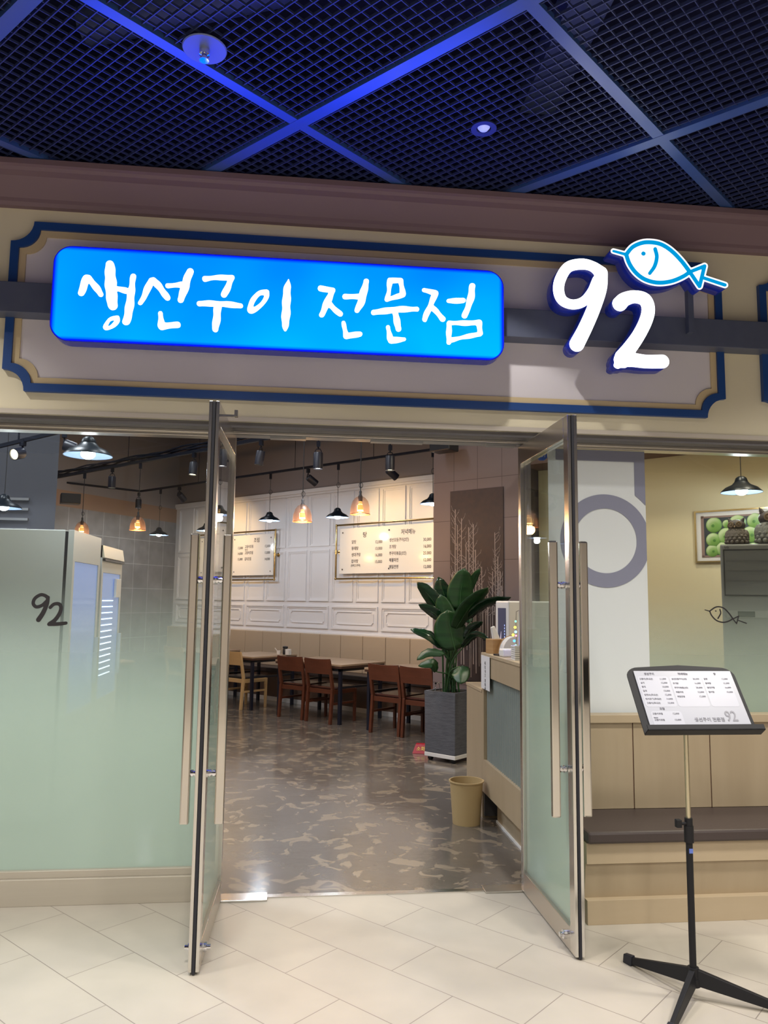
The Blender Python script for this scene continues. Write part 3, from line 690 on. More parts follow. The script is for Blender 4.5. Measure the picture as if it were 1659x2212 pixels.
for k, (a, b) in enumerate(rows): it += [(a, .042, .246-k*.019, .0098, 'LEFT'), (b, .162, .246-k*.019, .0108, 'RIGHT')]
it += [('저녁메뉴', .222, .270, .0125, 'LEFT')]
for k, (a, b) in enumerate([('생선모듬구이(2인)', '30,000'), ('조개탕', '16,000'), ('쭈꾸미볶음(2인)', '25,000'), ('해물파전', '12,000'), ('메밀전병', '12,000')]): it += [(a, .186, .246-k*.021, .0092, 'LEFT'), (b, .312, .246-k*.021, .0108, 'RIGHT')]
it += [('탕', .385, .270, .0125, 'LEFT')]
for k, (a, b) in enumerate([('알탕', '12,000'), ('동태탕', '13,000'), ('생대구탕', '16,000'), ('잡어탕', '15,000')]): it += [(a, .332, .246-k*.021, .0098, 'LEFT'), (b, .442, .246-k*.021, .0108, 'RIGHT')]
it += [('조림', .09, .105, .0125, 'LEFT')]
for k, (a, b) in enumerate([('고등어조림', '12,000'), ('고등어조림', '13,000'), ('갈치조림', '14,000')]): it += [(a, .052, .083-k*.028, .0098, 'LEFT'), (b, .168, .083-k*.028, .0108, 'RIGHT')]
it += [('묵은지', .052, .0655, .007, 'LEFT')]
text_group(it, GREYI, 'printed_line', sh, trf)
text_group([('생선구이 전문점', .225, .052, .020, 'LEFT'), ('92', .365, .052, .066, 'LEFT', .8)], mat('pale_grey_print', (.22, .22, .25), .6), 'printed_logo', sh, trf)

# ------------------------------------------------------------------ sprinkler and detector in the mall ceiling
p = Zp(442, 107, HC-.006)
sp = thing('ceiling_sprinkler', 'blue-lit round plate with a small sprinkler head under the mall ceiling', 'sprinkler', (p[0], p[1], HC))
obj('cover_plate', MB().lathe([(.088, -.008), (.092, -.004), (.088, 0)], seg=32), mat('plate_lit_blue', (.12, .16, .35), .35), sp, smooth=True)  # blue light from the sign is put into the plate colour
obj('sprinkler_head', MB().lathe([(.022, -.008), (.022, -.03), (.012, -.034), (.012, -.05), (.02, -.052), (.02, -.056)], seg=16), CHROME, sp, smooth=True)
p = Zp(1045, 280, HC+.0)
sp = thing('recessed_downlight', 'small round recessed downlight in the middle of the mall ceiling', 'downlight', (p[0], p[1], HC+.006))
obj('flange', MB().lathe([(.035, -.004), (.062, -.004), (.062, .004), (.035, .004), (.035, -.004)], seg=32, cap=False), BLADE, sp, smooth=True)
obj('lens', MB().lathe([(0, -.012), (.02, -.008), (.03, .004), (0, .01)], seg=24), mat('lens_pale', (.5, .55, .8), .2, emit=(.25, .3, .9), es=.8), sp, smooth=True)

# =================================================================== RESTAURANT INTERIOR
NW, CT = 5.40, -9.80   # panelled wall plane and its left corner
FRM = dict(rot=ANG)
struct(obj('wall_right_panelled'.replace('_panelled', ''), MB().box(CT, -1.0, NW, NW+.15, 0, 3.31), WALLW, **FRM), 'white panelled diagonal wall behind the tables', 'wall')
struct(obj('wall_right', MB().box(CT, 3.0, NW+.02, NW+.17, 3.31, 4.70), WALLG, **FRM), 'grey brown wall above the white panelling', 'wall')
# panel mouldings
def moulding(mb, t0, t1, z0, z1, w=.045, d=.020):
    f = lambda u, v, dd: (u, NW-dd, v)
    o = [(t0, z0), (t1, z0), (t1, z1), (t0, z1)]; i = [(t0+w, z0+w), (t1-w, z0+w), (t1-w, z1-w), (t0+w, z1-w)]
    m = [(t0+w*.5, z0+w*.5), (t1-w*.5, z0+w*.5), (t1-w*.5, z1-w*.5), (t0+w*.5, z1-w*.5)]
    mb.ribbon(o, m, f, 0, d); mb.ribbon(m, i, f, 0, d*.45)
mb = MB()
t = CT+.22
k = 0
while -6.57-.5*k > CT+.4: k += 1
for j in range(-k, 9):
    t0 = -6.57+.503*j+.03; t1 = t0+.503-.06
    moulding(mb, t0, t1, 2.40, 3.22); moulding(mb, t0, t1, 1.535, 2.345)
for j in range(-4, 5):
    t0 = -6.57+1.006*j+.03; t1 = t0+1.006-.06
    if t0 < CT: continue
    moulding(mb, t0, t1, 1.115, 1.465, .05, .022)
    mb.ribbon(scoop(t0+.085, t1-.085, 1.115+.075, 1.465-.075, .035, 4), scoop(t0+.10, t1-.10, 1.115+.09, 1.465-.09, .03, 4), lambda u, v, dd: (u, NW-dd, v), 0, .012)
struct(obj('trim_9', mb, WALLW, **FRM), 'raised rectangular mouldings on the white wall', 'trim')
struct(obj('trim_10', MB().box(CT, -1.0, NW-.05, NW, 3.27, 3.33).box(CT, -1.0, NW-.03, NW, 3.235, 3.27).box(CT, -1, NW-.03, NW, 1.03, 1.06), WALLW, bevel=.004, **FRM), 'white cap moulding of the panelled wall', 'trim')
# tiled wall at the far left
cpt = np.array(TN(CT, NW)); dT = np.array([-.4989, -.8667, 0]); LT = 3.4; aT = math.atan2(dT[1], dT[0])
def tilemat():
    m = bpy.data.materials.new('grey_wall_tiles'); m.use_nodes = True; nt = m.node_tree; b = nt.nodes['Principled BSDF']; N = nt.nodes.new; L = nt.links.new
    tc = N('ShaderNodeTexCoord'); sp = N('ShaderNodeSeparateXYZ'); cb = N('ShaderNodeCombineXYZ'); L(tc.outputs['Object'], sp.inputs[0]); L(sp.outputs['X'], cb.inputs[0]); L(sp.outputs['Z'], cb.inputs[1])
    br = N('ShaderNodeTexBrick'); br.offset = 0; L(cb.outputs[0], br.inputs['Vector']); br.inputs['Scale'].default_value = 1; br.inputs['Brick Width'].default_value = .385; br.inputs['Row Height'].default_value = .43
    br.inputs['Mortar Size'].default_value = .005; br.inputs['Color1'].default_value = (.25, .24, .25, 1); br.inputs['Color2'].default_value = (.22, .215, .225, 1); br.inputs['Mortar'].default_value = (.42, .42, .43, 1)
    n = N('ShaderNodeTexNoise'); n.inputs['Scale'].default_value = 5; L(tc.outputs['Object'], n.inputs['Vector']); mx = N('ShaderNodeMix'); mx.data_type = 'RGBA'; mx.blend_type = 'OVERLAY'; mx.inputs[0].default_value = .35
    L(br.outputs['Color'], mx.inputs[6]); L(n.outputs['Fac'], mx.inputs[7]); L(mx.outputs[2], b.inputs['Base Color']); b.inputs['Roughness'].default_value = .35; return m
struct(obj('wall_left', MB().box(0, LT, 0, .12, 0, 2.98), tilemat(), loc=tuple(cpt), rot=aT), 'grey tiled wall left of the white panelling', 'wall')
struct(obj('trim_11', MB().box(0, LT, -.03, .12, 2.98, 3.24), mat('brown_band', (.30, .19, .13), .6), loc=tuple(cpt), rot=aT), 'brown band above the grey tiles', 'trim')
struct(obj('wall_left', MB().box(0, LT, .0, .12, 3.24, 4.70), WALLG, loc=tuple(cpt), rot=aT), 'grey wall above the tiled wall', 'wall')
pe = Yp(126, 1000, 3.6)
pd = (pe-CAM)/(pe[1]-CAM[1])*.15
struct(obj('wall_left', MB().prism([(-6.9, 3.6), (pe[0], 3.6), (pe[0]+pd[0], 3.75), (-6.9, 3.75)], lambda u, v, d: (u, v, d), 0, 4.70), mat('dark_grey_wall', (.055, .055, .07), .7)), 'dark grey partition behind the tall fridges', 'wall')
mb = MB()
for k in range(5): mb.box(-6.9, pe[0]-.25, 3.57, 3.60, 2.10+k*.10, 2.125+k*.10)
struct(obj('trim_12', mb, mat('louvre_grey', (.17, .17, .18), .5)), 'thin horizontal louvres on the dark partition', 'trim')
struct(obj('ceiling', MB().box(-6.95, 6.95, .06, 13.4, 4.70, 4.745), CEILD), 'dark restaurant ceiling', 'ceiling')

# tiled pillar with the tree mural
PN = 3.50
def pillarmat():
    m = bpy.data.materials.new('brown_stone_tiles'); m.use_nodes = True; nt = m.node_tree; b = nt.nodes['Principled BSDF']; N = nt.nodes.new; L = nt.links.new
    tc = N('ShaderNodeTexCoord'); sp = N('ShaderNodeSeparateXYZ'); cb = N('ShaderNodeCombineXYZ'); L(tc.outputs['Object'], sp.inputs[0]); L(sp.outputs['X'], cb.inputs[0]); L(sp.outputs['Z'], cb.inputs[1])
    ad = N('ShaderNodeVectorMath'); ad.operation = 'ADD'; ad.inputs[1].default_value = (4.0+.02, -.27+.43, 0); L(cb.outputs[0], ad.inputs[0])
    br = N('ShaderNodeTexBrick'); br.offset = 0; L(ad.outputs[0], br.inputs['Vector']); br.inputs['Scale'].default_value = 1; br.inputs['Brick Width'].default_value = .30; br.inputs['Row Height'].default_value = .43
    br.inputs['Mortar Size'].default_value = .003; br.inputs['Color1'].default_value = (.160, .125, .130, 1); br.inputs['Color2'].default_value = (.145, .115, .12, 1); br.inputs['Mortar'].default_value = (.06, .045, .045, 1)
    L(br.outputs['Color'], b.inputs['Base Color']); b.inputs['Roughness'].default_value = .55; return m
struct(obj('wall_front', MB().box(-2.19, -1.02, PN, PN+.35, 0, 4.70), pillarmat(), **FRM), 'brown stone tiled pillar wall behind the plant', 'wall')
mu = thing('tree_mural', 'tall dark mural panel of pale bare birch trees on the tiled pillar', 'mural', TN(-1.60, PN, .75), ANG)
MZ0, MZ1 = .75, 2.74; mt0, mt1 = -.36, .30
obj('mural_board', MB().box(mt0, mt1, -.012, 0, 0, MZ1-MZ0), mat('mural_ground', (.030, .022, .026), .6, noise=(18, (.046, .028, .028), .4)), mu)
st = []
rnd = random.Random(3)
tr = [(.10,.0,2.42),(.14,.05,2.25),(.22,.0,2.32),(.33,.05,2.05),(.38,.0,2.22),(.45,.02,2.25),(.50,.1,1.98),(.62,.05,1.80),(.72,.1,1.6),(.80,.02,1.75),(.86,.05,2.15),(.93,.1,1.75),(.05,.1,1.75),(.27,.1,1.8),(.56,.02,1.7),(.68,.02,1.35),(.89,.0,1.9),(.97,.0,1.6)]
mb = MB()
Lw = mt1-mt0
def mbar(x0, z0, x1, z1, w):
    mb.bar((x0, -.0135, z0-MZ0), (x1, -.0135, z1-MZ0), w, .002, up=(0, 1, 0))
for fx, zb, zt in tr:
    zt += .12
    x = mt0+fx*Lw; z0 = .80+rnd.random()*.5; lean = (rnd.random()-.5)*.03
    mbar(x, z0, x+lean, zt, .0075+rnd.random()*.004)
    n = int((zt-1.35)/.055)
    for i in range(max(0, n)):
        z = 1.4+(zt-1.4)*(i+rnd.random())/n; s = rnd.choice((-1, 1)); ln = .035+.05*rnd.random()*(1.2-(z-1.4))
        xc = x+lean*(z-z0)/(zt-z0); x1 = max(mt0+.01, min(mt1-.01, xc+s*ln)); x2 = max(mt0+.008, min(mt1-.008, x1+s*.012))
        mbar(xc, z, x1, z+.03+.03*rnd.random(), .0035); mbar(x1, z+.045, x2, z+.085, .0025)
for i in range(26):
    x = mt0+.02+rnd.random()*(Lw-.04); mbar(x, .78+rnd.random()*.7, x, 1.35+rnd.random()*.5, .0055+rnd.random()*.004)
obj('painted_trees', mb, mat('mural_pale', (.30, .255, .25), .6), mu)

# right part: yellow wall, brown lower ceiling
YN = 3.70
struct(obj('wall_right', MB().box(-1.01, 3.4, YN, YN+.15, 0, 4.70), mat('ochre_wall', (.66, .55, .34), .6, bump=(60, .04)), **FRM), 'warm yellow wall behind the right window', 'wall')
struct(obj('ceiling', MB().box(-1.0, 3.0, 3.32, YN, 2.90, 2.95), mat('brown_soffit', (.16, .09, .075), .6), **FRM), 'brown lowered ceiling along the yellow wall', 'ceiling')

# ------------------------------------------------------------------ banquette along the wall
bq = thing('banquette', 'long built-in banquette with beige padded back along the white wall', 'banquette', TN(-6.4, 5.15), ANG)
L0, L1 = -3.38, 4.6
BEIGE = mat('beige_back_vinyl', (.46, .37, .27), .5)
gs = [L0] + [x+6.4 for x in (-9.62, -9.18, -8.74, -8.295, -7.853, -7.41, -6.97, -6.52, -6.084, -5.65, -5.213, -4.771, -4.335, -3.892, -3.45, -3.01, -2.57, -2.13)] + [L1]
mb = MB()
for a, b in zip(gs, gs[1:]):
    if b > a+.03: mb.box(a+.004, b-.004, .12, .24, .50, 1.035)
obj('back_cushion', mb, BEIGE, bq, bevel=.008)
obj('seat_cushion', MB().box(L0, L1, -.19, .14, .43, .50), SKIN, bq, bevel=.012)
obj('base_panel', MB().box(L0, L1, -.17, .24, .06, .43), mat('banquette_base', (.12, .075, .055), .5), bq)
obj('kick_board', MB().box(L0, L1, -.19, .2, 0, .06), WHITE, bq)

# ------------------------------------------------------------------ menu boards on pipe frames
def pipe_board(tc_, wid, label, items):
    """tc_ = centre along the wall"""
    b = thing('menu_board', label, 'menu board', TN(tc_, NW-.0, 1.88), ANG)
    h = .82; w = wid/2; y = -.085
    fr = obj('pipe_frame', MB().tube([(-w, y, .02), (-w, y, h-.0)], .014).tube([(w, y, .02), (w, y, h)], .014).tube([(-w, y, 0), (w, y, 0)], .014).tube([(-w, y, h), (w, y, h)], .014)
        .sph((-w, y, 0), .020).sph((w, y, 0), .020).sph((-w, y, h), .020).sph((w, y, h), .020), BRASS, b, smooth=True)
    for s in (-1, 1): obj('pipe_bracket', MB().cyl((s*w, y, h*.5), (s*w, 0, h*.5), .012).cyl((s*w, -.012, h*.5), (s*w, 0, h*.5), .032).cyl((s*w, y, h*.5-.03), (s*w, y, h*.5+.03), .020), BRASS, fr, smooth=True)
    pn = obj('board_panel', MB().box(-w+.065, w-.045, -.075, -.067, .075, h-.055), BOARDW, b, bevel=.002)
    for x in (-w+.13, 0, w-.11):
        for z in (.14, h-.12): obj('standoff_screw', MB().cyl((x, -.083, z), (x, -.067, z), .012, seg=12).cyl((x, -.083, z), (x, 0, z), .006, seg=8), CHROME, pn)
    Rx = Matrix.Rotation(PI/2, 4, 'X')
    text_group(items, INK, 'written_line', pn, lambda u, v: Matrix.Translation((u, -.0765, v)) @ Rx)
    return b
I = []
x0 = -1.05
I.append(('탕', -.476, .62, .09, 'CENTER'))
for k, (a, c) in enumerate([('알탕', '12,000'), ('동태탕', '13,000'), ('생대구탕', '16,000'), ('잡어탕', '15,000')]):
    I += [(a, -.74, .53-k*.097, .060, 'LEFT', .85), (c, -.13, .515-k*.097, .062, 'RIGHT', .85)]
I.append(('(동태,도루묵)', -.75, .182, .042, 'LEFT', .85))
I.append(('저녁메뉴', .35, .63, .085, 'CENTER', .85))
for k, (a, c) in enumerate([('생선모듬구이(2인)', '30,000'), ('조개탕', '16,000'), ('쭈꾸미볶음(2인)', '25,000'), ('해물파전', '12,000'), ('메밀전병', '12,000')]):
    I += [(a, .0, .53-k*.097, .060, 'LEFT', .8), (c, .76, .515-k*.095, .062, 'RIGHT', .85)]
pipe_board(-4.33, 2.10, 'white menu board in a brass pipe frame beside the tree pillar', I)
I = [('조림', .575, .64, .085, 'CENTER'), ('생선구이', -.40, .64, .085, 'CENTER')]
for k, (a, c) in enumerate([('고등어조림', '12,000'), ('고등어조림', '13,000'), ('갈치조림', '14,000')]):
    I += [(a, .27, .545-k*.105, .06, 'LEFT', .8), (c, .92, .54-k*.108, .06, 'RIGHT', .85)]
I.append(('묵은지', .27, .50, .036, 'LEFT', .8))
for k, (a, c) in enumerate([('고등어', '12,000'), ('임연수', '14,000'), ('갈치', '15,000')]):
    I += [(a, -.72, .535-k*.097, .06, 'LEFT', .8), (c, .22, .53-k*.097, .06, 'RIGHT', .85)]
pipe_board(-7.82, 2.10, 'white menu board in a brass pipe frame behind the left door leaf', I)

# ------------------------------------------------------------------ tables and chairs
def make_table(w, label, group=None):
    t = thing('dining_table', label, 'table', (0, 0, 0), ANG, group)
    obj('tabletop', MB().box(-w/2-.03, w/2+.03, -.42, .44, .722, .745), TOPW, t, bevel=.002)
    obj('tabletop_edge', MB().box(-w/2-.026, w/2+.026, -.416, .436, .695, .722), mat('dark_walnut_edge', (.07, .035, .025), .4), t)
    obj('steel_frame', MB().box(-w/2, w/2, -.40, -.36, .66, .695).box(-w/2, w/2, .38, .42, .66, .695).box(-w/2, -w/2+.04, -.40, .42, .66, .695).box(w/2-.04, w/2, -.40, .42, .66, .695), BLACKM, t)
    for x in (-w/2+.02, w/2-.02):
        for y in (-.38, .40): obj('leg', MB().box(x-.02, x+.02, y-.02, y+.02, 0, .695), mat('table_leg_navy', (.008, .010, .022), .4), t, bevel=.002)
        obj('side_rail', MB().box(x-.012, x+.012, -.38, .40, .44, .465), BLACKM, t)
    return t
tb = make_table(1.17, 'oak-topped table with dark steel legs between the two pairs of red chairs')
tb.location = TN(-4.56, 4.36)
T3 = dup(tb, TN(-2.91, 4.32), ANG, 'oak-topped table nearest the plant, behind the right pair of red chairs')
T1 = make_table(.80, 'small oak-topped table behind the light beech chair'); T1.location = TN(-6.14, 4.42)
T0 = dup(T1, TN(-7.50, 4.46), ANG, 'small oak-topped table seen past the left door handle')
T5 = dup(T1, tuple(Zp(318, 1550, 0)*0 + np.array([-3.05, 5.6, 0])), ANG, 'small oak-topped table blurred behind the frosted left window')
T5.location = (-3.15, 6.2, 0)

def make_chair(wood, seatm, label, group):
    t = thing('dining_chair', label, 'chair', (0, 0, 0), ANG, group)
    w = .215
    for s in (-1, 1):
        obj('leg', MB().hexa([(s*w-.018, -.262, 0), (s*w+.018, -.262, 0), (s*w+.018, -.225, 0), (s*w-.018, -.225, 0)], [(s*w-.018, -.232, .44), (s*w+.018, -.232, .44), (s*w+.018, -.190, .44), (s*w-.018, -.190, .44)])
            .hexa([(s*w-.018, -.232, .44), (s*w+.018, -.232, .44), (s*w+.018, -.190, .44), (s*w-.018, -.190, .44)], [(s*w-.018, -.292, .80), (s*w+.018, -.292, .80), (s*w+.018, -.265, .80), (s*w-.018, -.265, .80)]), wood, t, bevel=.004)
        obj('leg', MB().hexa([(s*w-.015, .195, 0), (s*w+.015, .195, 0), (s*w+.015, .225, 0), (s*w-.015, .225, 0)], [(s*w-.018, .19, .42), (s*w+.018, .19, .42), (s*w+.018, .23, .42), (s*w-.018, .23, .42)]), wood, t, bevel=.003)
        obj('stretcher', MB().box(s*w-.009, s*w+.009, -.23, .20, .235, .262), wood, t)
    obj('seat_rail', MB().box(-w, w, -.215, -.195, .37, .425).box(-w, w, .20, .22, .37, .425).box(-w-.01, -w+.01, -.21, .21, .37, .425).box(w-.01, w+.01, -.21, .21, .37, .425), wood, t, bevel=.002)
    obj('seat', MB().box(-w+.0, w-.0, -.185, .235, .425, .455), seatm, t, bevel=.012)
    mb = MB(); n = 10   # curved backrest
    for k in range(n):
        a0, a1 = -1+2*k/n, -1+2*(k+1)/n
        c = lambda a: -.285-.022*(1-a*a)
        x0, x1 = a0*(w+.012), a1*(w+.012)
        mb.hexa([(x0, c(a0)+.028, .62), (x1, c(a1)+.028, .62), (x1, c(a1)+.046, .62), (x0, c(a0)+.046, .62)], [(x0, c(a0)-.004, .815-.008*(1-a0*a0)), (x1, c(a1)-.004, .815-.008*(1-a1*a1)), (x1, c(a1)+.014, .815-.008*(1-a1*a1)), (x0, c(a0)+.014, .815-.008*(1-a0*a0))])
    bmesh.ops.remove_doubles(mb.bm, verts=mb.bm.verts, dist=.0002)
    obj('backrest', mb, wood, t, smooth=False)
    return t
G = 'red-brown chairs along the tables'
CH = make_chair(REDW, SEATR, 'red-brown wooden chair at the left end of the middle table, farthest of the four', G)
CH.location = TN(-4.83, 4.155); CH.rotation_euler.z = ANG+.03
dup(CH, TN(-4.30, 4.145), ANG, 'red-brown wooden chair in front of the right half of the middle table', G)
dup(CH, TN(-3.13, 4.07), ANG, 'red-brown wooden chair at the left of the table nearest the plant', G)
dup(CH, TN(-2.64, 4.06), ANG, 'red-brown wooden chair half hidden by the plant and its pot', G)
CB = make_chair(TANW, SEATL, 'light beech chair with black seat just right of the left door handle', 'beech chairs')
CB.location = TN(-6.09, 4.19)
dup(CB, TN(-7.5, 4.2), ANG, 'light beech chair hidden behind the left door leaf', 'beech chairs')
dup(CB, (-3.45, 5.75, 0), ANG, 'light beech chair blurred behind the frosted left window', 'beech chairs')
# condiments on the small table
pz = TN(-5.80, 4.70, .745)
tag(obj('sauce_jar', MB().lathe([(.035,0),(.038,.01),(.038,.075),(.030,.085),(.030,.09),(.040,.092),(.040,.115),(.02,.122)], seg=20), BLACKM, loc=pz, smooth=True), 'black sauce jar with lid on the small table by the wall', 'jar')
pz = TN(-5.69, 4.66, .745)
tag(obj('napkin_holder', MB().box(-.035, .035, -.03, .03, 0, .085), WHITE, loc=pz, rot=ANG, bevel=.004), 'white napkin holder beside the black sauce jar', 'napkin holder')
pz = TN(-5.92, 4.68, .745)
tag(obj('spoon_rest', MB().cyl((0,0,0), (0,0,.05), .028, .032).bar((0,0,.02), (-.06,.01,.09), .008, .008), WHITE, loc=pz), 'small pale cup with a spoon left of the sauce jar', 'cup')

# ------------------------------------------------------------------ pendant lamps, tracks, spots
TRACK = mat('track_black', (.006, .007, .014), .75, spec=.2)
BULBW = emis('bulb_cool', (.86, .95, 1.0), 22)
BULBA = emis('bulb_filament', (1.0, .55, .12), 9)
AMBER = bpy.data.materials.new('copper_mesh'); AMBER.use_nodes = True
def _amb():
    nt = AMBER.node_tree; nt.nodes.clear(); N = nt.nodes.new; L = nt.links.new
    tc = N('ShaderNodeTexCoord'); o = N('ShaderNodeOutputMaterial'); tr = N('ShaderNodeBsdfTransparent'); tr.inputs[0].default_value = (1, .95, .90, 1)
    d = N('ShaderNodeBsdfPrincipled'); d.inputs['Base Color'].default_value = (.17, .105, .08, 1); d.inputs['Metallic'].default_value = .6; d.inputs['Roughness'].default_value = .4
    m = N('ShaderNodeMixShader'); m.inputs[0].default_value = .36; L(tr.outputs[0], m.inputs[1]); L(d.outputs[0], m.inputs[2]); L(m.outputs[0], o.inputs[0])
_amb()
TRH = 3.35
def cord_loop(mb, z, r=.022):
    pts = [(r*math.sin(a)+.004, 0, z+1.5*r*(1-math.cos(a))-1.5*r) for a in np.linspace(0, 2*PI, 13)]
    mb.tube(pts, .0035, 6)
def enamel(loc, zt, label, p=15, on=True):
    """loc = bottom rim centre; zt = height of the track"""
    t = thing('pendant_lamp', label, 'lamp', tuple(loc), 0, 'black enamel pendant lamps')
    pr = [(.155, 0), (.150, .010), (.118, .040), (.070, .062), (.050, .085), (.040, .115), (.022, .128), (.0, .132)]
    obj('lamp_shade', MB().lathe([(.152, .002), (.146, .010), (.115, .036), (.066, .056), (.046, .085)]+[(.046, .088)]+[(.050, .088)]+pr[::-1][3:], seg=32, cap=False).lathe(pr[4:], seg=24, cap=False), ENAMEL, t, smooth=True)
    obj('shade_lining', MB().lathe([(.1515, .0015), (.1455, .0085), (.1145, .034), (.0655, .054), (.0, .080)], seg=32, cap=False), ENAMELI, t, smooth=True)
    obj('bulb', MB().sph((0, 0, .012), .046, 1, 1, .75), BULBW, t, smooth=True)
    mb = MB().tube([(0, 0, .13), (0, 0, zt-loc[2]-.04)], .0035, 6); cord_loop(mb, .13+(zt-loc[2]-.13)*.52)
    obj('cord', mb, BLACKM, t)
    obj('track_adapter', MB().box(-.018, .018, -.018, .018, zt-loc[2]-.075, zt-loc[2]), TRACK, t)
    light('POINT', (loc[0], loc[1], loc[2]-.045), p, (.86, .93, 1.0), .04)
    return t
def amber(loc, zt, label, p=20):
    t = thing('pendant_lamp', label, 'lamp', tuple(loc), 0, 'copper mesh pendant lamps')
    pr = [(.098, 0), (.100, .02), (.094, .075), (.076, .13), (.048, .165), (.020, .18)]
    obj('mesh_shade', MB().lathe(pr, seg=32, cap=False), AMBER, t, smooth=True)
    obj('shade_ring', MB().lathe([(.097, -.003), (.103, -.003), (.103, .003), (.097, .003), (.097, -.003)], seg=32, cap=False), mat('copper_wire', (.35, .14, .07), .4, .8), t)
    obj('bulb', MB().lathe([(0, .012), (.018, .018), (.030, .045), (.030, .065), (.016, .12), (.014, .135)], seg=16), mat('amber_bulb_glass', (.9, .55, .2), .2, emit=(1, .52, .12), es=1.3), t, smooth=True)
    obj('filament', MB().tube([(-.031, -.012, .04), (-.031, -.014, .09)], .001).cyl((0, 0, .030), (0, 0, .100), .0312, .0215, 12), emis('filament_glow', (1.0, .80, .34), 12), t)
    obj('lamp_cap', MB().lathe([(.022, .13), (.022, .175), (.012, .20), (.014, .225), (.006, .24)], seg=16), BLACKM, t, smooth=True)
    mb = MB().tube([(0, 0, .24), (0, 0, zt-loc[2]-.04)], .005, 6); cord_loop(mb, .29, .018); obj('cord', mb, BLACKM, t)
    obj('track_adapter', MB().box(-.018, .018, -.018, .018, zt-loc[2]-.075, zt-loc[2]), TRACK, t)
    light('POINT', (loc[0], loc[1], loc[2]-.03), p, (1.0, .52, .17), .05)
    return t
def hang(u, v, n):   # point on the plane n seen at (u, v)
    return Np(u, v, n)
NB = 4.05; NA = 2.25
pB = hang(343, 1154, NB)
enamel(hang(343, 1156, NB), TRH, 'black enamel pendant lamp farthest left on the rear track, over the tiled corner')
enamel(hang(446, 1147, NB), TRH, 'black enamel pendant lamp half hidden behind the left door leaf')
enamel(hang(582, 1125, NB), TRH, 'black enamel pendant lamp in front of the panelling right of the left door')
enamel(hang(729, 1118, NB), TRH, 'black enamel pendant lamp between the two copper mesh lamps')
enamel(hang(935, 1089, NB), TRH, 'black enamel pendant lamp half cut off by the tiled pillar')
enamel(Yp(190, 985, .85), 4.70, 'largest black enamel pendant lamp, close behind the top of the left window', 8)
enamel(Yp(8, 1098, 3.0), 4.70, 'black enamel pendant lamp cut by the left edge above the fridges', 8)
enamel(Yp(1602, 1064, 1.35), 4.70, 'black enamel pendant lamp above the green apple picture', 12)
amber(hang(176, 1154, NA), 3.3, 'copper mesh lamp glowing just above the tall fridge')
amber(hang(297, 1145, NA), 3.3, 'copper mesh lamp hanging in front of the grey tiles')
amber(hang(474, 1124, NA), 3.3, 'copper mesh lamp seen through the left door glass')
amber(hang(653, 1127, NA), 3.3, 'copper mesh lamp between two black enamel lamps above the menu boards')
amber(hang(778, 1111, NA+.1), 3.3, 'rightmost copper mesh lamp, above the right menu board')
bj = Zp(101, 1040, TRH); bc = Zp(318, 1065, TRH)
jn = np.array(TN(-8.4, NA, 3.3)); 
def wires(mb, n, z, ts):
    for t_ in ts: p_ = TN(t_, n, 0); mb.cyl((p_[0], p_[1], z), (p_[0], p_[1], 4.70), .004, seg=6)
    return mb
tag(obj('lighting_track', wires(MB(), NB, TRH+.02, (-7.2, -5.0, -3.55, -2.0)).bar(TN(bc @ TV, NB, TRH+.016), TN(-1.7, NB, TRH+.016), .035, .03).bar((bj[0], bj[1], TRH+.016), TN(bc @ TV, NB, TRH+.016), .035, .03), TRACK), 'thin black bent lighting track nearer the white wall', 'track')
mb = wires(MB(), NA, 3.33, (-8.2, -6.3, -4.4, -2.5)).bar(TN(-8.6, NA, 3.319), TN(-.9, NA, 3.319), .04, .035)
for k in range(5):
    r = random.Random(k); pts = []
    for i in range(45):
        t = -8.6+i*.175; pts.append(TN(t, NA+.02*math.sin(i*.7+k), 3.35+.012*k+.018*math.sin(i*.9+k*2)))
    mb.tube(pts, .011, 6)
tag(obj('lighting_track', mb, TRACK), 'thick black lighting track wrapped in cable bundle running nearer the window', 'track')
def spot(mount, L, tilt, az, label, lit=0, pw=0, top=None):
    """mount: point on the track underside"""
    t = thing('track_spotlight', label, 'spotlight', tuple(mount), 0, 'black cylinder track spotlights')
    t.rotation_euler = (0, 0, az)
    obj('adapter', MB().box(-.02, .02, -.02, .02, -.055, 0).cyl((0, 0, -.08), (0, 0, -.055), .008), TRACK, t)
    if top: obj('drop_rod', MB().cyl((0, 0, -.01), (0, 0, top-mount[2]), .008), TRACK, t)
    ax = Vector((0, math.sin(tilt), -math.cos(tilt))); c = Vector((0, 0, -.115))
    obj('yoke', MB().tube([(-.030, 0, -.15), (-.032, 0, -.10), (-.02, 0, -.078), (.02, 0, -.078), (.032, 0, -.10), (.030, 0, -.15)], .005, 6), TRACK, t)
    a = c; b = c+ax*L
    can = obj('spot_can', MB().lathe([(.0, 0), (.046, .0), (.050, .008), (.050, L), (.045, L), (.043, L-.03), (0, L-.03)], a, 24, ax, cap=False), mat('spot_can_black', (.012, .013, .024), .4), t, smooth=True)
    obj('lens', MB().cyl(a+ax*(L-.022), a+ax*(L-.012), .043, .043, 20), emis('spot_lens_%d' % lit, (1.0, .86, .55) if lit < 2 else (1, .97, .93), (1.3, 6, 9)[lit]), can)
    if pw:
        R = Matrix.Rotation(az, 3, 'Z'); q = Vector(mount)+R @ (b+ax*.01); light('SPOT', q, pw, (1, .96, .9) if lit else (1.0, .60, .22), .03, aim=q+R @ ax, spot=95, blend=.9)
    return t
def onA(u, v=1000): p = hang(u, v, NA); return (p[0], p[1], 3.30)
def onB(u): p = hang(u, 1050, NB); return (p[0], p[1], TRH-.005)
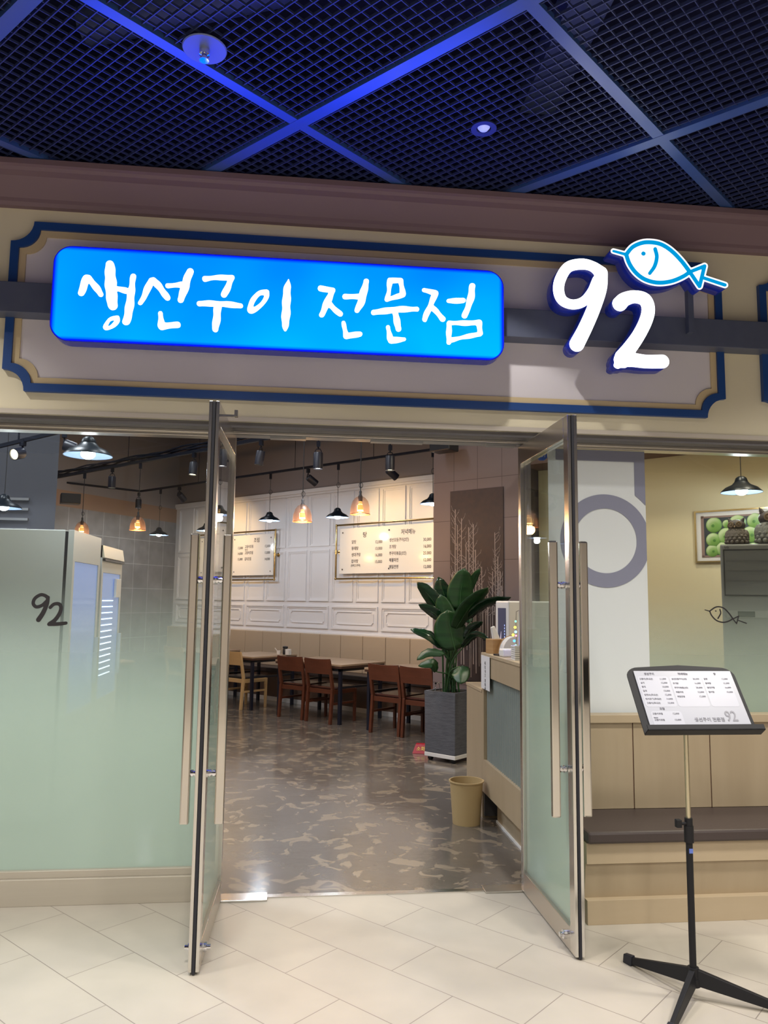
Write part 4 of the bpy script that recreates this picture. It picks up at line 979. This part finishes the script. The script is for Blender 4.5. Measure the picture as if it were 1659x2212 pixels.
spot(onA(244), .155, 0, 0, 'spotlight on the cabled track between the two leftmost copper mesh lamps', 1)
spot(onA(419), .155, .12, 2.6, 'spotlight on the cabled track just left of the left door leaf', 1)
spot(onA(563), .155, .14, 1.2, 'slightly tilted spotlight near the top just right of the left door', 0)
spot((*onA(687)[:2], 3.18), .17, 0, 0, 'brightly lit spotlight under the door header, left of centre', 2, 60, top=3.305)
spot(Np(843, 962, 2.9), .155, 0, 0, 'upright spotlight above the right menu board', 1, 25, top=4.70)
spot(onB(188), .15, 0, 0, 'spotlight above the leftmost copper mesh lamp', 1)
spot(onB(301), .15, 0, 0, 'spotlight above the copper mesh lamp on the tiled wall', 2)
spot(onB(388), .15, 1.0, ANG+.25, 'tilted spotlight turned to the wall just left of the left door leaf', 0, 75)
spot(onB(665), .15, 1.0, ANG-.3, 'strongly tilted spotlight on the rear track behind the copper mesh lamp', 0, 75)
spot((*onB(838)[:2], TRH-.05), .15, 1.0, ANG-.3, 'strongly tilted spotlight on the rear track below the upright one', 0, 65, top=3.352)
ptr = Yp(60, 950, 2.6)
tag(obj('lighting_track', MB().bar(tuple(Yp(-60, 978, 2.6)), tuple(Yp(140, 930, 2.6)), .035, .03).cyl(tuple(Yp(40, 953, 2.6)), tuple(Yp(40, 953, 2.6)[:2])+(4.70,), .008), TRACK), 'short black lighting track at the top left corner of the left window', 'track')
q = Yp(50, 950, 2.6); spot(tuple(q), .10, 1.25, 2.7, 'lit round spotlight facing the window at the far left', 1)
q = Yp(140, 932, 2.6); spot(tuple(q), .10, 1.25, -1.4, 'lit spotlight seen from the side next to the largest enamel lamp', 2)
q = Np(958, 966, 3.30)
tag(obj('wall_speaker', MB().box(-.13, .13, -.08, .10, -.05, .06).box(-.02, .02, .10, .21, -.02, .02), BLACKM, loc=tuple(q), rot=ANG, bevel=.01), 'black box speaker at the top corner of the tiled mural pillar', 'speaker')
# wall-mounted speaker
q = Yp(152, 1078, 6.8)
tag(obj('wall_speaker', MB().box(-.13, .13, -.10, .10, -.07, .07).box(-.02, .02, .13, .5, -.02, .02), BLACKM, loc=tuple(q), rot=.35, bevel=.01), 'black box speaker mounted high on the tiled wall', 'speaker')

# ------------------------------------------------------------------ fridges behind the left window
def fridge(y0, y1, h, label, glow):
    t = thing('display_fridge', label, 'fridge', (-2.45, (y0+y1)/2, 0))
    xf, w = -2.03, (y1-y0)/2
    obj('cabinet', MB().box(-3.05-(-2.45), xf-.05+2.45, -w, w, 0.06, h), FRIDGE, t, bevel=.006)
    obj('plinth', MB().box(-.58, .35, -w+.02, w-.02, 0, .06), BLACKM, t)
    obj('door_gasket', MB().box(xf-.05+2.45, xf-.028+2.45, -w+.005, w-.005, .10, h-.01), RUBBER, t)
    d = obj('door', MB().ribbon([(-w, .08), (w, .08), (w, h), (-w, h)], [(-w+.05, .75), (w-.05, .75), (w-.05, h-.22), (-w+.05, h-.22)], lambda u, v, dd: (xf+2.45+dd, u, v), -.028, .012), FRIDGE, t, bevel=.002)
    obj('door_glass', MB().box(xf-.02+2.45, xf+.004+2.45, -w+.05, w-.05, .75, h-.22), mat('fridge_door_glass', (.22, .30, .50), .05, spec=1.0, emit=(.18, .27, .6), es=.5), d)
    obj('door_handle', MB().box(xf+.012+2.45, xf+.045+2.45, w-.06, w-.03, .9, 1.25), STEEL, d, bevel=.004)
    if glow:
        mb = MB()
        for k in range(13): mb.box(xf+.004+2.45, xf+.010+2.45, -w+.10, -w+.45, .93+k*.050, .937+k*.050)
        obj('led_strip', mb, emis('fridge_led', (.75, .92, 1.0), 3.5), d)
        obj('top_visor', MB().hexa([(xf+2.45-.02, -w, h-.10), (xf+2.45+.03, -w, h-.10), (xf+2.45+.03, w, h-.10), (xf+2.45-.02, w, h-.10)], [(xf+2.45-.02, -w, h), (xf+2.45+.012, -w, h), (xf+2.45+.012, w, h), (xf+2.45-.02, w, h)]), mat('visor_cream', (.55, .50, .38), .4), t)
        obj('visor_shade_strip', MB().box(xf+2.45, xf+2.45+.034, -w+.01, w-.01, h-.125, h-.108), BLACKM, t)  # solid black strip standing in for shade under the visor
        obj('thermostat_box', MB().box(xf+2.45+.01, xf+2.45+.03, w-.26, w-.08, 1.56, 1.72), WHITE, d, bevel=.003)
    return t
fridge(1.30, 2.06, 2.03, 'tall white fridge with a blank side, nearest the left window', False)
fridge(2.12, 2.84, 1.98, 'second display fridge with a column of LED lights behind the first', True)

# ------------------------------------------------------------------ cashier counter
ct = thing('cashier_counter', 'maple cashier counter with fluted glass front right of the doorway', 'counter', (1.15, .9, 0))
CXF, CY0, CY1 = .93, .10, 1.39
mb = MB().box(CXF, 1.55, CY0, CY1, .19, .42).box(CXF, 1.55, CY0, CY1, 1.02, 1.165).box(CXF, 1.55, CY1-.045, CY1, .42, 1.02).box(.985, 1.55, CY0, CY1-.045, .42, 1.02)
obj('counter_body', mb, WOOD, ct, world=True)
obj('counter_top', MB().box(CXF-.006, 1.56, CY0-.01, CY1+.004, 1.165, 1.188), WOODH, ct, bevel=.002, world=True)
mb = MB()
k = CY0+.02
while k < CY1-.06:
    mb.cyl((.972, k, .42), (.972, k, 1.02), .024, seg=14); k += .046
obj('fluted_glass', mb, mat('fluted_glass', (.20, .235, .225), .15, spec=.8), ct, smooth=True, world=True)
obj('toe_kick', MB().box(1.01, 1.5, CY0, 1.27, .012, .19), WOOD, ct, world=True)
obj('skirting_strip', MB().box(1.0, 1.01, CY0, 1.27, 0, .014), WHITE, ct, world=True)
obj('side_wing', MB().box(CXF, 1.60, CY1+.002, 1.92, .0, .895), WOOD, ct, world=True)
obj('wing_top', MB().box(CXF-.004, 1.61, CY1+.004, 1.93, .895, .915), WOODH, ct, world=True)
obj('dark_end_panel', MB().box(.94, 1.03, 1.36, 1.386, .02, .19), mat('dark_grey_panel', (.05, .048, .05), .5), ct, world=True)
ps = tag(obj('paper_notice', MB().box(CXF-.0085, CXF-.0065, 1.13, 1.385, .93, 1.17), mat('notice_paper', (.62, .63, .66), .6)), 'white paper notice taped to the counter corner', 'notice')
Mx = Matrix.Translation((CXF-.0092, 1.27, 1.135)) @ Matrix.Rotation(-PI/2, 4, 'Z') @ Matrix.Rotation(PI/2, 4, 'X') @ Matrix.Rotation(-PI/2, 4, 'Z')
mb = MB(); me = text_mesh('생선구이 전문점', .032, Mx, 'LEFT', .0004); mb.bm.from_mesh(me)
obj('notice_writing', mb, INK, ps)

# things on the counter
CTZ = 1.188
t = thing('tissue_box', 'square wooden tissue box with a tissue sticking out on the counter', 'tissue box', (1.005, 1.27, CTZ), .25)
obj('wooden_box', MB().box(-.055, .055, -.055, .055, 0, .105), mat('bamboo', (.42, .25, .11), .45, noise=((3, 3, 40), (.36, .20, .08))), t, bevel=.003)
mb = MB().hexa([(-.025,-.02,.10),(.03,-.02,.10),(.03,.02,.10),(-.025,.02,.10)], [(-.045,-.012,.19),(-.015,-.012,.20),(-.015,.004,.20),(-.045,.004,.19)])
obj('tissue', mb, WHITE, t, bevel=.006)
mb = MB(); P = [(0, 0)] + [(.16*math.sin(a)*1.0, .12*(1-math.cos(a))*1.0) for a in np.linspace(.4, PI/2, 8)]
P = [(-.09, 0), (.09, 0)] + [(.09*math.cos(a), .0+.13*math.sin(a)) for a in np.linspace(.1, PI-.1, 14)]
t = thing('arched_dispenser', 'pale arched dispenser with wooden edge behind the tissue box', 'dispenser', (1.09, 1.12, CTZ))
obj('arched_body', mb.prism(P, lambda u, v, d: (u, d, v), -.05, .05), WHITE, t)
obj('wooden_rim', MB().prism([(u*1.04, v*1.03) for u, v in P], lambda u, v, d: (u, d, v), .05, .062), MATS['bamboo'], t)
tag(obj('card_reader', MB().box(-.05, .05, -.04, .04, 0, .055), WHITE, loc=(1.0, .93, CTZ), rot=.15, bevel=.01), 'small white rounded card reader on the counter', 'card reader')
tag(obj('charging_pad', MB().box(-.04, .04, -.05, .05, 0, .012), BLACKM, loc=(.985, 1.03, CTZ), rot=.3, bevel=.003), 'small black pad beside the white card reader', 'pad')
t = thing('leaflet_stack', 'stack of white leaflets at the near end of the counter', 'leaflets', (1.005, .66, CTZ))
mb = MB()
for k in range(7): mb.box(-.045+.002*(k % 2), .045, -.05, .05-.003*(k % 3), k*.0135, k*.0135+.010)
obj('leaflets', mb, WHITE, t)
obj('divider_cards', MB().box(-.042, .043, -.047, .046, 0, .092), mat('card_grey', (.25, .25, .26), .6), t)
t = thing('string_lights', 'short string of coloured round bulbs hanging over the counter', 'string lights', (.998, .80, CTZ))
cols = [(0.1, 1, .55), (1, .75, .05), (.15, .35, 1), (1, .75, .05), (1, .15, .3), (.05, .25, 1), (.2, 1, .7)]
zz = [.245, .205, .175, .155, .150, .115, .085]; xx = [.022, .018, .022, .004, .024, .012, .022]
obj('wire', MB().tube([(.028, .01, .075), (.03, .01, .14), (.026, .01, .20), (.03, .01, .31)], .0015, 5).tube([(.03, .01, .31), (.05, .01, .32)], .0015, 5), BLACKM, t)
for k, (c, z, x) in enumerate(zip(cols, zz, xx)):
    obj('bulb', MB().sph((x, 0, z), .0085 if k in (1, 2, 3, 5) else .006), emis('fairy_%d' % k, c, 5), t, smooth=True)
obj('hook_post', MB().cyl((.05, .01, 0), (.05, .01, .32), .003), WHITE, t)
light('POINT', (.99, .77, CTZ+.12), .25, (.15, .2, 1), .01)
# drink machine on the low wing
t = thing('drink_machine', 'white box-shaped drink machine with a lit front display behind the counter', 'machine', (1.155, 1.47, .915), .17)
obj('machine_body', MB().box(0, .42, 0, .24, 0, .655), WHITE, t, bevel=.012)
sc_ = obj('display_screen', MB().box(-.004, .004, .045, .185, .10, .60), mat('display_dark', (.03, .03, .05), .1, emit=(.035, .035, .06), es=1), t)
obj('screen_picture', MB().prism([(.08, .14), (.16, .17), (.15, .30), (.125, .42), (.13, .30), (.10, .24)], lambda u, v, d: (d, u, v), -.0055, -.0045), emis('screen_white', (.8, .7, .85), 1.2), sc_)
mb = MB(); [mb.box(-.0055, -.0045, .058, .066, .22+k*.022, .232+k*.022) for k in range(12)]
obj('screen_text', mb, emis('screen_blue', (.4, .5, 1), 1.5), sc_)
obj('side_grille', MB().box(.095, .19, -.003, .003, .50, .56), mat('grille_grey', (.18, .18, .19), .5), t)

# waste bin
def lathe_wall(ro0, ro1, h, th=.004, lip=.008):
    return [(0, 0), (ro0, 0), (ro1, h-.01), (ro1+lip, h-.008), (ro1+lip, h), (ro1-th, h), (ro0-th, .008), (0, .008)]
tag(obj('waste_bin', MB().lathe(lathe_wall(.098, .118, .295), seg=40, cap=False), mat('bin_tan', (.44, .32, .16), .45), loc=(.785, 1.27, 0), smooth=True), 'round tan plastic waste bin on the floor in front of the counter', 'bin')

# ------------------------------------------------------------------ planter with large-leaved plant
PC = Vector((1.104, 3.473, 0))
pt = thing('planter', 'square slate-grey woven planter on a white wheeled base in front of the mural pillar', 'planter', tuple(PC), ANG)
def tp(r0, r1, z0, z1): return ([(-r0,-r0,z0),(r0,-r0,z0),(r0,r0,z0),(-r0,r0,z0)], [(-r1,-r1,z1),(r1,-r1,z1),(r1,r1,z1),(-r1,r1,z1)])
obj('pot', MB().hexa(*tp(.182, .186, .075, .655)), POT, pt, bevel=.006)
obj('soil', MB().box(-.17, .17, -.17, .17, .655, .662), mat('soil', (.03, .022, .016), .9, bump=(40, .6)), pt)
obj('pot_rim', MB().ribbon([(-.187,-.187),(.187,-.187),(.187,.187),(-.187,.187)], [(-.165,-.165),(.165,-.165),(.165,.165),(-.165,.165)], lambda u, v, d: (u, v, d), .64, .672), POT, pt)
dy = obj('wheeled_base', MB().box(-.185, .185, -.185, .185, .038, .076), WHITE, pt, bevel=.004)
for a in (-.14, .14):
    for b in (-.14, .14): obj('caster', MB().cyl((a-.02, b, .02), (a+.02, b, .02), .02), BLACKM, dy, smooth=True)
plant = thing('potted_plant', 'tall plant with broad glossy paddle leaves standing in the slate planter', 'plant', (PC.x, PC.y, .66))
Z7 = lambda x, y: (860+x/4.425, 1200+y/4.425)
def leafblade(pts, w, n0, n1, mt, roll=0., fold=.25, seg=12):
    """pts: midrib in crop coords; n0,n1: plane offsets (depth) at base and tip; w width in crop px"""
    q = [Vector(Np(*Z7(x, y), n0+(n1-n0)*k/(len(pts)-1))) for k, (x, y) in enumerate(pts)]
    P = [Vector(a[:3]) for a in smooth_path([tuple(v) for v in q], 5)] if len(q) > 2 else [q[0].lerp(q[1], k/5) for k in range(6)]
    L = len(P); wid = w*1.12/4.425*7.9/FPX
    view = Vector(FF); mb = MB(); rows = []
    for k, p in enumerate(P):
        s = k/(L-1); d = (P[min(k+1, L-1)]-P[max(k-1, 0)]).normalized()
        side = d.cross(view).normalized(); up = side.cross(d).normalized()
        side = (Matrix.Rotation(roll, 3, d) @ side); up = (Matrix.Rotation(roll, 3, d) @ up)
        hw = wid*.5*max(0, math.sin(PI*min(1, (s*.97+.03))**.85))**.52 if s < 1 else .003
        hw = max(hw, .002)
        row = []
        for j in range(-4, 5):
            u = j/4; row.append(mb.bm.verts.new(p + side*hw*u + up*(hw*fold*abs(u)**1.3 + .006*math.sin(s*30+u*4)*abs(u))))
        rows.append(row)
    for a, b in zip(rows, rows[1:]):
        for j in range(8): mb.bm.faces.new((a[j], a[j+1], b[j+1], b[j]))
    o = obj('leaf', mb, mt, plant, world=True, smooth=True)
    md = o.modifiers.new('thick', 'SOLIDIFY'); md.thickness = .0018
    base = P[0]; root = Vector((PC.x+random.uniform(-.08, .08), PC.y+random.uniform(-.08, .08), .655))
    midp = root.lerp(base, .55)+Vector((0, 0, .05)); midp.x = root.x+(base.x-root.x)*.35; midp.y = root.y+(base.y-root.y)*.35
    S3 = [tuple(v) for v in smooth_path([tuple(root), tuple(midp), tuple(base)], 6)]
    rr = [.010-.005*k/(len(S3)-1) for k in range(len(S3))]
    mb = MB().tube(S3, rr, 7).tube([tuple(x) for x in P], [.005*(1-.85*k/(L-1)) for k in range(L)], 6)
    obj('stem', mb, STEM, plant, world=True, smooth=True)
D, Gn = LEAF2, LEAF1
leafblade([(590,520),(600,340),(635,120)], 225, 3.2, 3.18, Gn, .1)
leafblade([(640,420),(700,260),(782,125)], 80, 3.32, 3.3, Gn)
leafblade([(480,560),(440,380),(385,205)], 165, 3.25, 3.2, D, .25)
leafblade([(390,520),(310,400),(180,255)], 150, 3.1, 2.95, D, -.5)
leafblade([(410,620),(330,545),(195,470)], 110, 3.1, 2.95, D, -.5)
leafblade([(520,720),(450,560),(400,372)], 170, 3.12, 3.05, Gn, -.2)
leafblade([(545,900),(500,700),(470,520)], 270, 3.05, 3.0, Gn, .1, .35)
leafblade([(540,720),(680,500),(860,308)], 165, 3.08, 3.0, Gn, .5)
leafblade([(640,620),(840,470),(1078,402)], 110, 3.15, 2.95, D, .6)
leafblade([(430,880),(300,760),(118,705)], 95, 3.05, 2.85, D, .7)
leafblade([(440,940),(290,925),(178,998)], 75, 3.0, 2.85, Gn, .6)
leafblade([(365,1110),(330,1030),(192,1055)], 85, 2.98, 2.85, Gn, .5)
leafblade([(620,880),(740,770),(880,812)], 95, 3.0, 2.85, D, .6)
leafblade([(640,800),(700,700),(808,635)], 80, 3.1, 3.0, D, .2)
leafblade([(580,1060),(598,1120),(600,1228)], 150, 2.95, 2.85, Gn, .1)
leafblade([(560,600),(620,420),(660,300)], 150, 3.3, 3.3, D, -.2)
leafblade([(500,1000),(470,920),(440,850)], 70, 3.2, 3.2, D, 0)
leafblade([(690,640),(660,560),(640,470)], 90, 3.25, 3.25, D, .2)
mb = MB(); r = random.Random(5)
for k in range(26):
    a = r.random()*6.28; rr = .03+r.random()*.13; p = Vector((PC.x+rr*math.cos(a), PC.y+rr*math.sin(a), .66)); q = p+Vector((r.uniform(-.03, .03), r.uniform(-.03, .03), .06+r.random()*.12))
    mb.tube([p, q], .002, 5); s = Vector((r.uniform(-1, 1), r.uniform(-1, 1), .3)).normalized()*.03
    n = s.cross(Vector((0, 0, 1))).normalized()*.012
    mb.bm.faces.new([mb.bm.verts.new(v) for v in (q-s, q+n, q+s, q-n)])
obj('undergrowth', mb, LEAF2, plant, world=True)

# fire extinguisher stand, red wedge beside the planter
t = thing('extinguisher_stand', 'small red wedge-shaped floor stand with yellow writing beside the planter', 'stand', (.86, 3.80, 0), -.25)
obj('wedge', MB().hexa([(-.085,-.05,0),(.115,-.05,0),(.115,.09,0),(-.085,.09,0)], [(-.055,.0,.085),(.10,.0,.085),(.10,.09,.085),(-.055,.09,.085)]), mat('signal_red', (.36, .012, .025), .4), t, bevel=.004)
sl = math.atan2(.085, .05)
text_group([('소화기', -.045, .035, .050, 'LEFT')], mat('yellow_print', (.75, .55, .12), .5), 'yellow_writing', t, lambda u, v: Matrix.Translation((u, -.0525+v*math.cos(sl), v*math.sin(sl)+.001)) @ Matrix.Rotation(sl, 4, 'X'))

# ------------------------------------------------------------------ right window: picture, air conditioner, owls
fc = Np(1500, 1158, YN-.03)
ft = float(fc @ TV); FH = .455
pic = thing('apple_picture', 'gold-framed picture of green apples in a crate on the yellow wall', 'picture', TN(ft, YN, 1.925), ANG)
PW = .95
obj('gold_frame', MB().ribbon([(0,0),(PW,0),(PW,FH),(0,FH)], [(.014,.014),(PW-.014,.014),(PW-.014,FH-.014),(.014,FH-.014)], lambda u, v, d: (u, -d, v), 0, .025), BRASS, pic)
obj('mount_board', MB().box(.014, PW-.014, -.012, 0, .014, FH-.014), mat('mount_cream', (.66, .60, .54), .6), pic)
obj('crate_picture', MB().box(.055, PW-.055, -.014, -.012, .05, FH-.05), mat('crate_dark', (.03, .035, .04), .5), pic)
obj('crate_boards', MB().box(.055, .08, -.0155, -.014, .045, FH-.045).box(.055, PW-.055, -.0155, -.014, FH-.066, FH-.05).box(.055, PW-.055, -.0155, -.014, .045, .062), mat('crate_wood', (.24, .15, .12), .6), pic)
AP = mat('painted_apple', (.22, .46, .05), .4)
def _apple():
    nt = AP.node_tree; N = nt.nodes.new; L = nt.links.new; tc = N('ShaderNodeTexCoord'); d = N('ShaderNodeVectorMath'); d.operation = 'DISTANCE'; d.inputs[1].default_value = (.36, .5, .70)
    L(tc.outputs['Generated'], d.inputs[0]); r = N('ShaderNodeValToRGB'); e = r.color_ramp.elements
    e[0].position = .25; e[0].color = (.46, .52, .27, 1); e[1].position = .9; e[1].color = (.035, .10, .015, 1); m = r.color_ramp.elements.new(.55); m.color = (.17, .31, .06, 1)
    L(d.outputs['Value'], r.inputs[0]); L(r.outputs[0], nt.nodes['Principled BSDF'].inputs['Base Color'])
_apple()
APD = mat('painted_apple_hollow', (.06, .16, .02), .5)
for k, (x, z, r) in enumerate([(.165,.325,.068),(.155,.195,.062),(.265,.225,.072),(.145,.10,.055),(.235,.115,.062),(.36,.335,.07),(.34,.10,.06),(.46,.23,.07),(.50,.345,.065),(.48,.10,.06),(.62,.33,.07),(.60,.17,.07),(.75,.30,.07),(.74,.13,.06),(.27,.33,.035)]):
    obj('painted_apple', MB().lathe([(r, 0), (r*.8, .004), (r*.4, .006), (0, .0065)], (x, -.0145, z), 28, (0, -1, 0), cap=False), AP, pic, smooth=True)
    if k < 9: obj('apple_hollow', MB().lathe([(r*.20, 0), (0, .001)], (x+r*.18*(1 if k % 2 else -.6), -.0212, z-r*.1), 12, (0, -1, 0), cap=False), APD, pic)
acp = Yp(1555, 1176, .92)
ac = thing('air_conditioner', 'tall grey standing air conditioner behind the right window', 'air conditioner', (acp[0], .92, 0), -.52)
ACM = mat('ac_grey', (.20, .20, .195), .4); AH = float(acp[2])
obj('cabinet', MB().box(0, .60, 0, .36, 0, AH), ACM, ac, bevel=.012)
obj('intake_panel', MB().box(.025, .34, -.006, .0, AH-.36, AH-.045), mat('ac_panel', (.15, .15, .15), .25), ac)
obj('panel_gap', MB().ribbon([(.02, AH-.366), (.345, AH-.366), (.345, AH-.038), (.02, AH-.038)], [(.026, AH-.359), (.339, AH-.359), (.339, AH-.045), (.026, AH-.045)], lambda u, v, d: (u, -d, v), .0, .007), BLACKM, ac)
obj('louvre', MB().box(.03, .335, -.0075, -.006, AH-.12, AH-.118).box(.03, .335, -.0075, -.006, AH-.19, AH-.188).box(.03, .335, -.0075, -.006, AH-.26, AH-.258), mat('ac_line', (.12, .12, .12), .5), ac)
obj('control_strip', MB().box(.03, .30, -.004, 0, AH-.52, AH-.47), mat('ac_strip', (.26, .26, .25), .3), ac)
obj('control_screen', MB().box(.10, .21, -.006, -.004, AH-.515, AH-.475), mat('ac_screen', (.02, .03, .03), .1), ac)
text_group([('LG', .03, AH-.028, .022, 'LEFT')], INK, 'brand_mark', ac, lambda u, v: Matrix.Translation((u, -.0008, v)) @ Matrix.Rotation(PI/2, 4, 'X'))
def owl(loc, s, rz, label, m):
    t = thing('owl_figure', label, 'figurine', loc, rz); t.scale = (s, s, s)
    mb = MB().lathe([(.05, 0), (.085, .01), (.105, .06), (.10, .12), (.075, .165), (.05, .18)], seg=20)
    obj('body', mb, m, t, smooth=True)
    mb = MB()
    for row in range(5):
        z = .03+row*.028; R = .107-.0045*row if row < 3 else .098-.012*(row-2)
        for k in range(14):
            a = 2*PI*(k+.5*(row % 2))/14; mb.sph((R*math.cos(a)*.96, R*math.sin(a)*.96, z), .019, 1, 1, .9, 8, 5)
    obj('feather_scales', mb, m, t)
    hd = obj('head', MB().sph((0, 0, .20), .085, 1.0, .9, .72, 18, 12), MATS['owl_dark'], t, smooth=True)
    for x in (-1, 1):
        obj('ear', MB().lathe([(.022, 0), (.012, .03), (0, .05)], (x*.055, 0, .240), 8, (x*.5, 0, 1)), MATS['owl_dark'], hd)
        obj('eye', MB().lathe([(.030, 0), (.030, .008), (.022, .010), (.020, .004), (.010, .004), (.010, .012), (0, .014)], (x*.036, -.070, .205), 16, (x*.25, -1, .05), cap=False), mat('owl_eye', (.20, .14, .09), .4), hd)
    obj('beak', MB().lathe([(.012, 0), (0, .025)], (0, -.075, .185), 8, (0, -1, -.6)), MATS['owl_eye'], hd)
    obj('wing', MB().sph((.085, .01, .09), .06, .5, .9, 1.1, 10, 7), m, t); obj('wing', MB().sph((-.085, .01, .09), .06, .5, .9, 1.1, 10, 7), m, t)
    return t
mat('owl_dark', (.055, .045, .045), .6, bump=(50, .4))
def on_ac(x, y): return (float(acp[0])+x*math.cos(-.52)-y*math.sin(-.52), .92+x*math.sin(-.52)+y*math.cos(-.52), AH)
owl(on_ac(.115, .12), .72, -.75, 'dark stone owl figure on the left of the air conditioner top', mat('owl_brown', (.13, .11, .095), .7, bump=(50, .5)))
owl(on_ac(.34, .12), .95, -.3, 'larger grey owl figure cut by the right edge on the air conditioner', mat('owl_grey', (.20, .20, .18), .7, bump=(50, .5)))
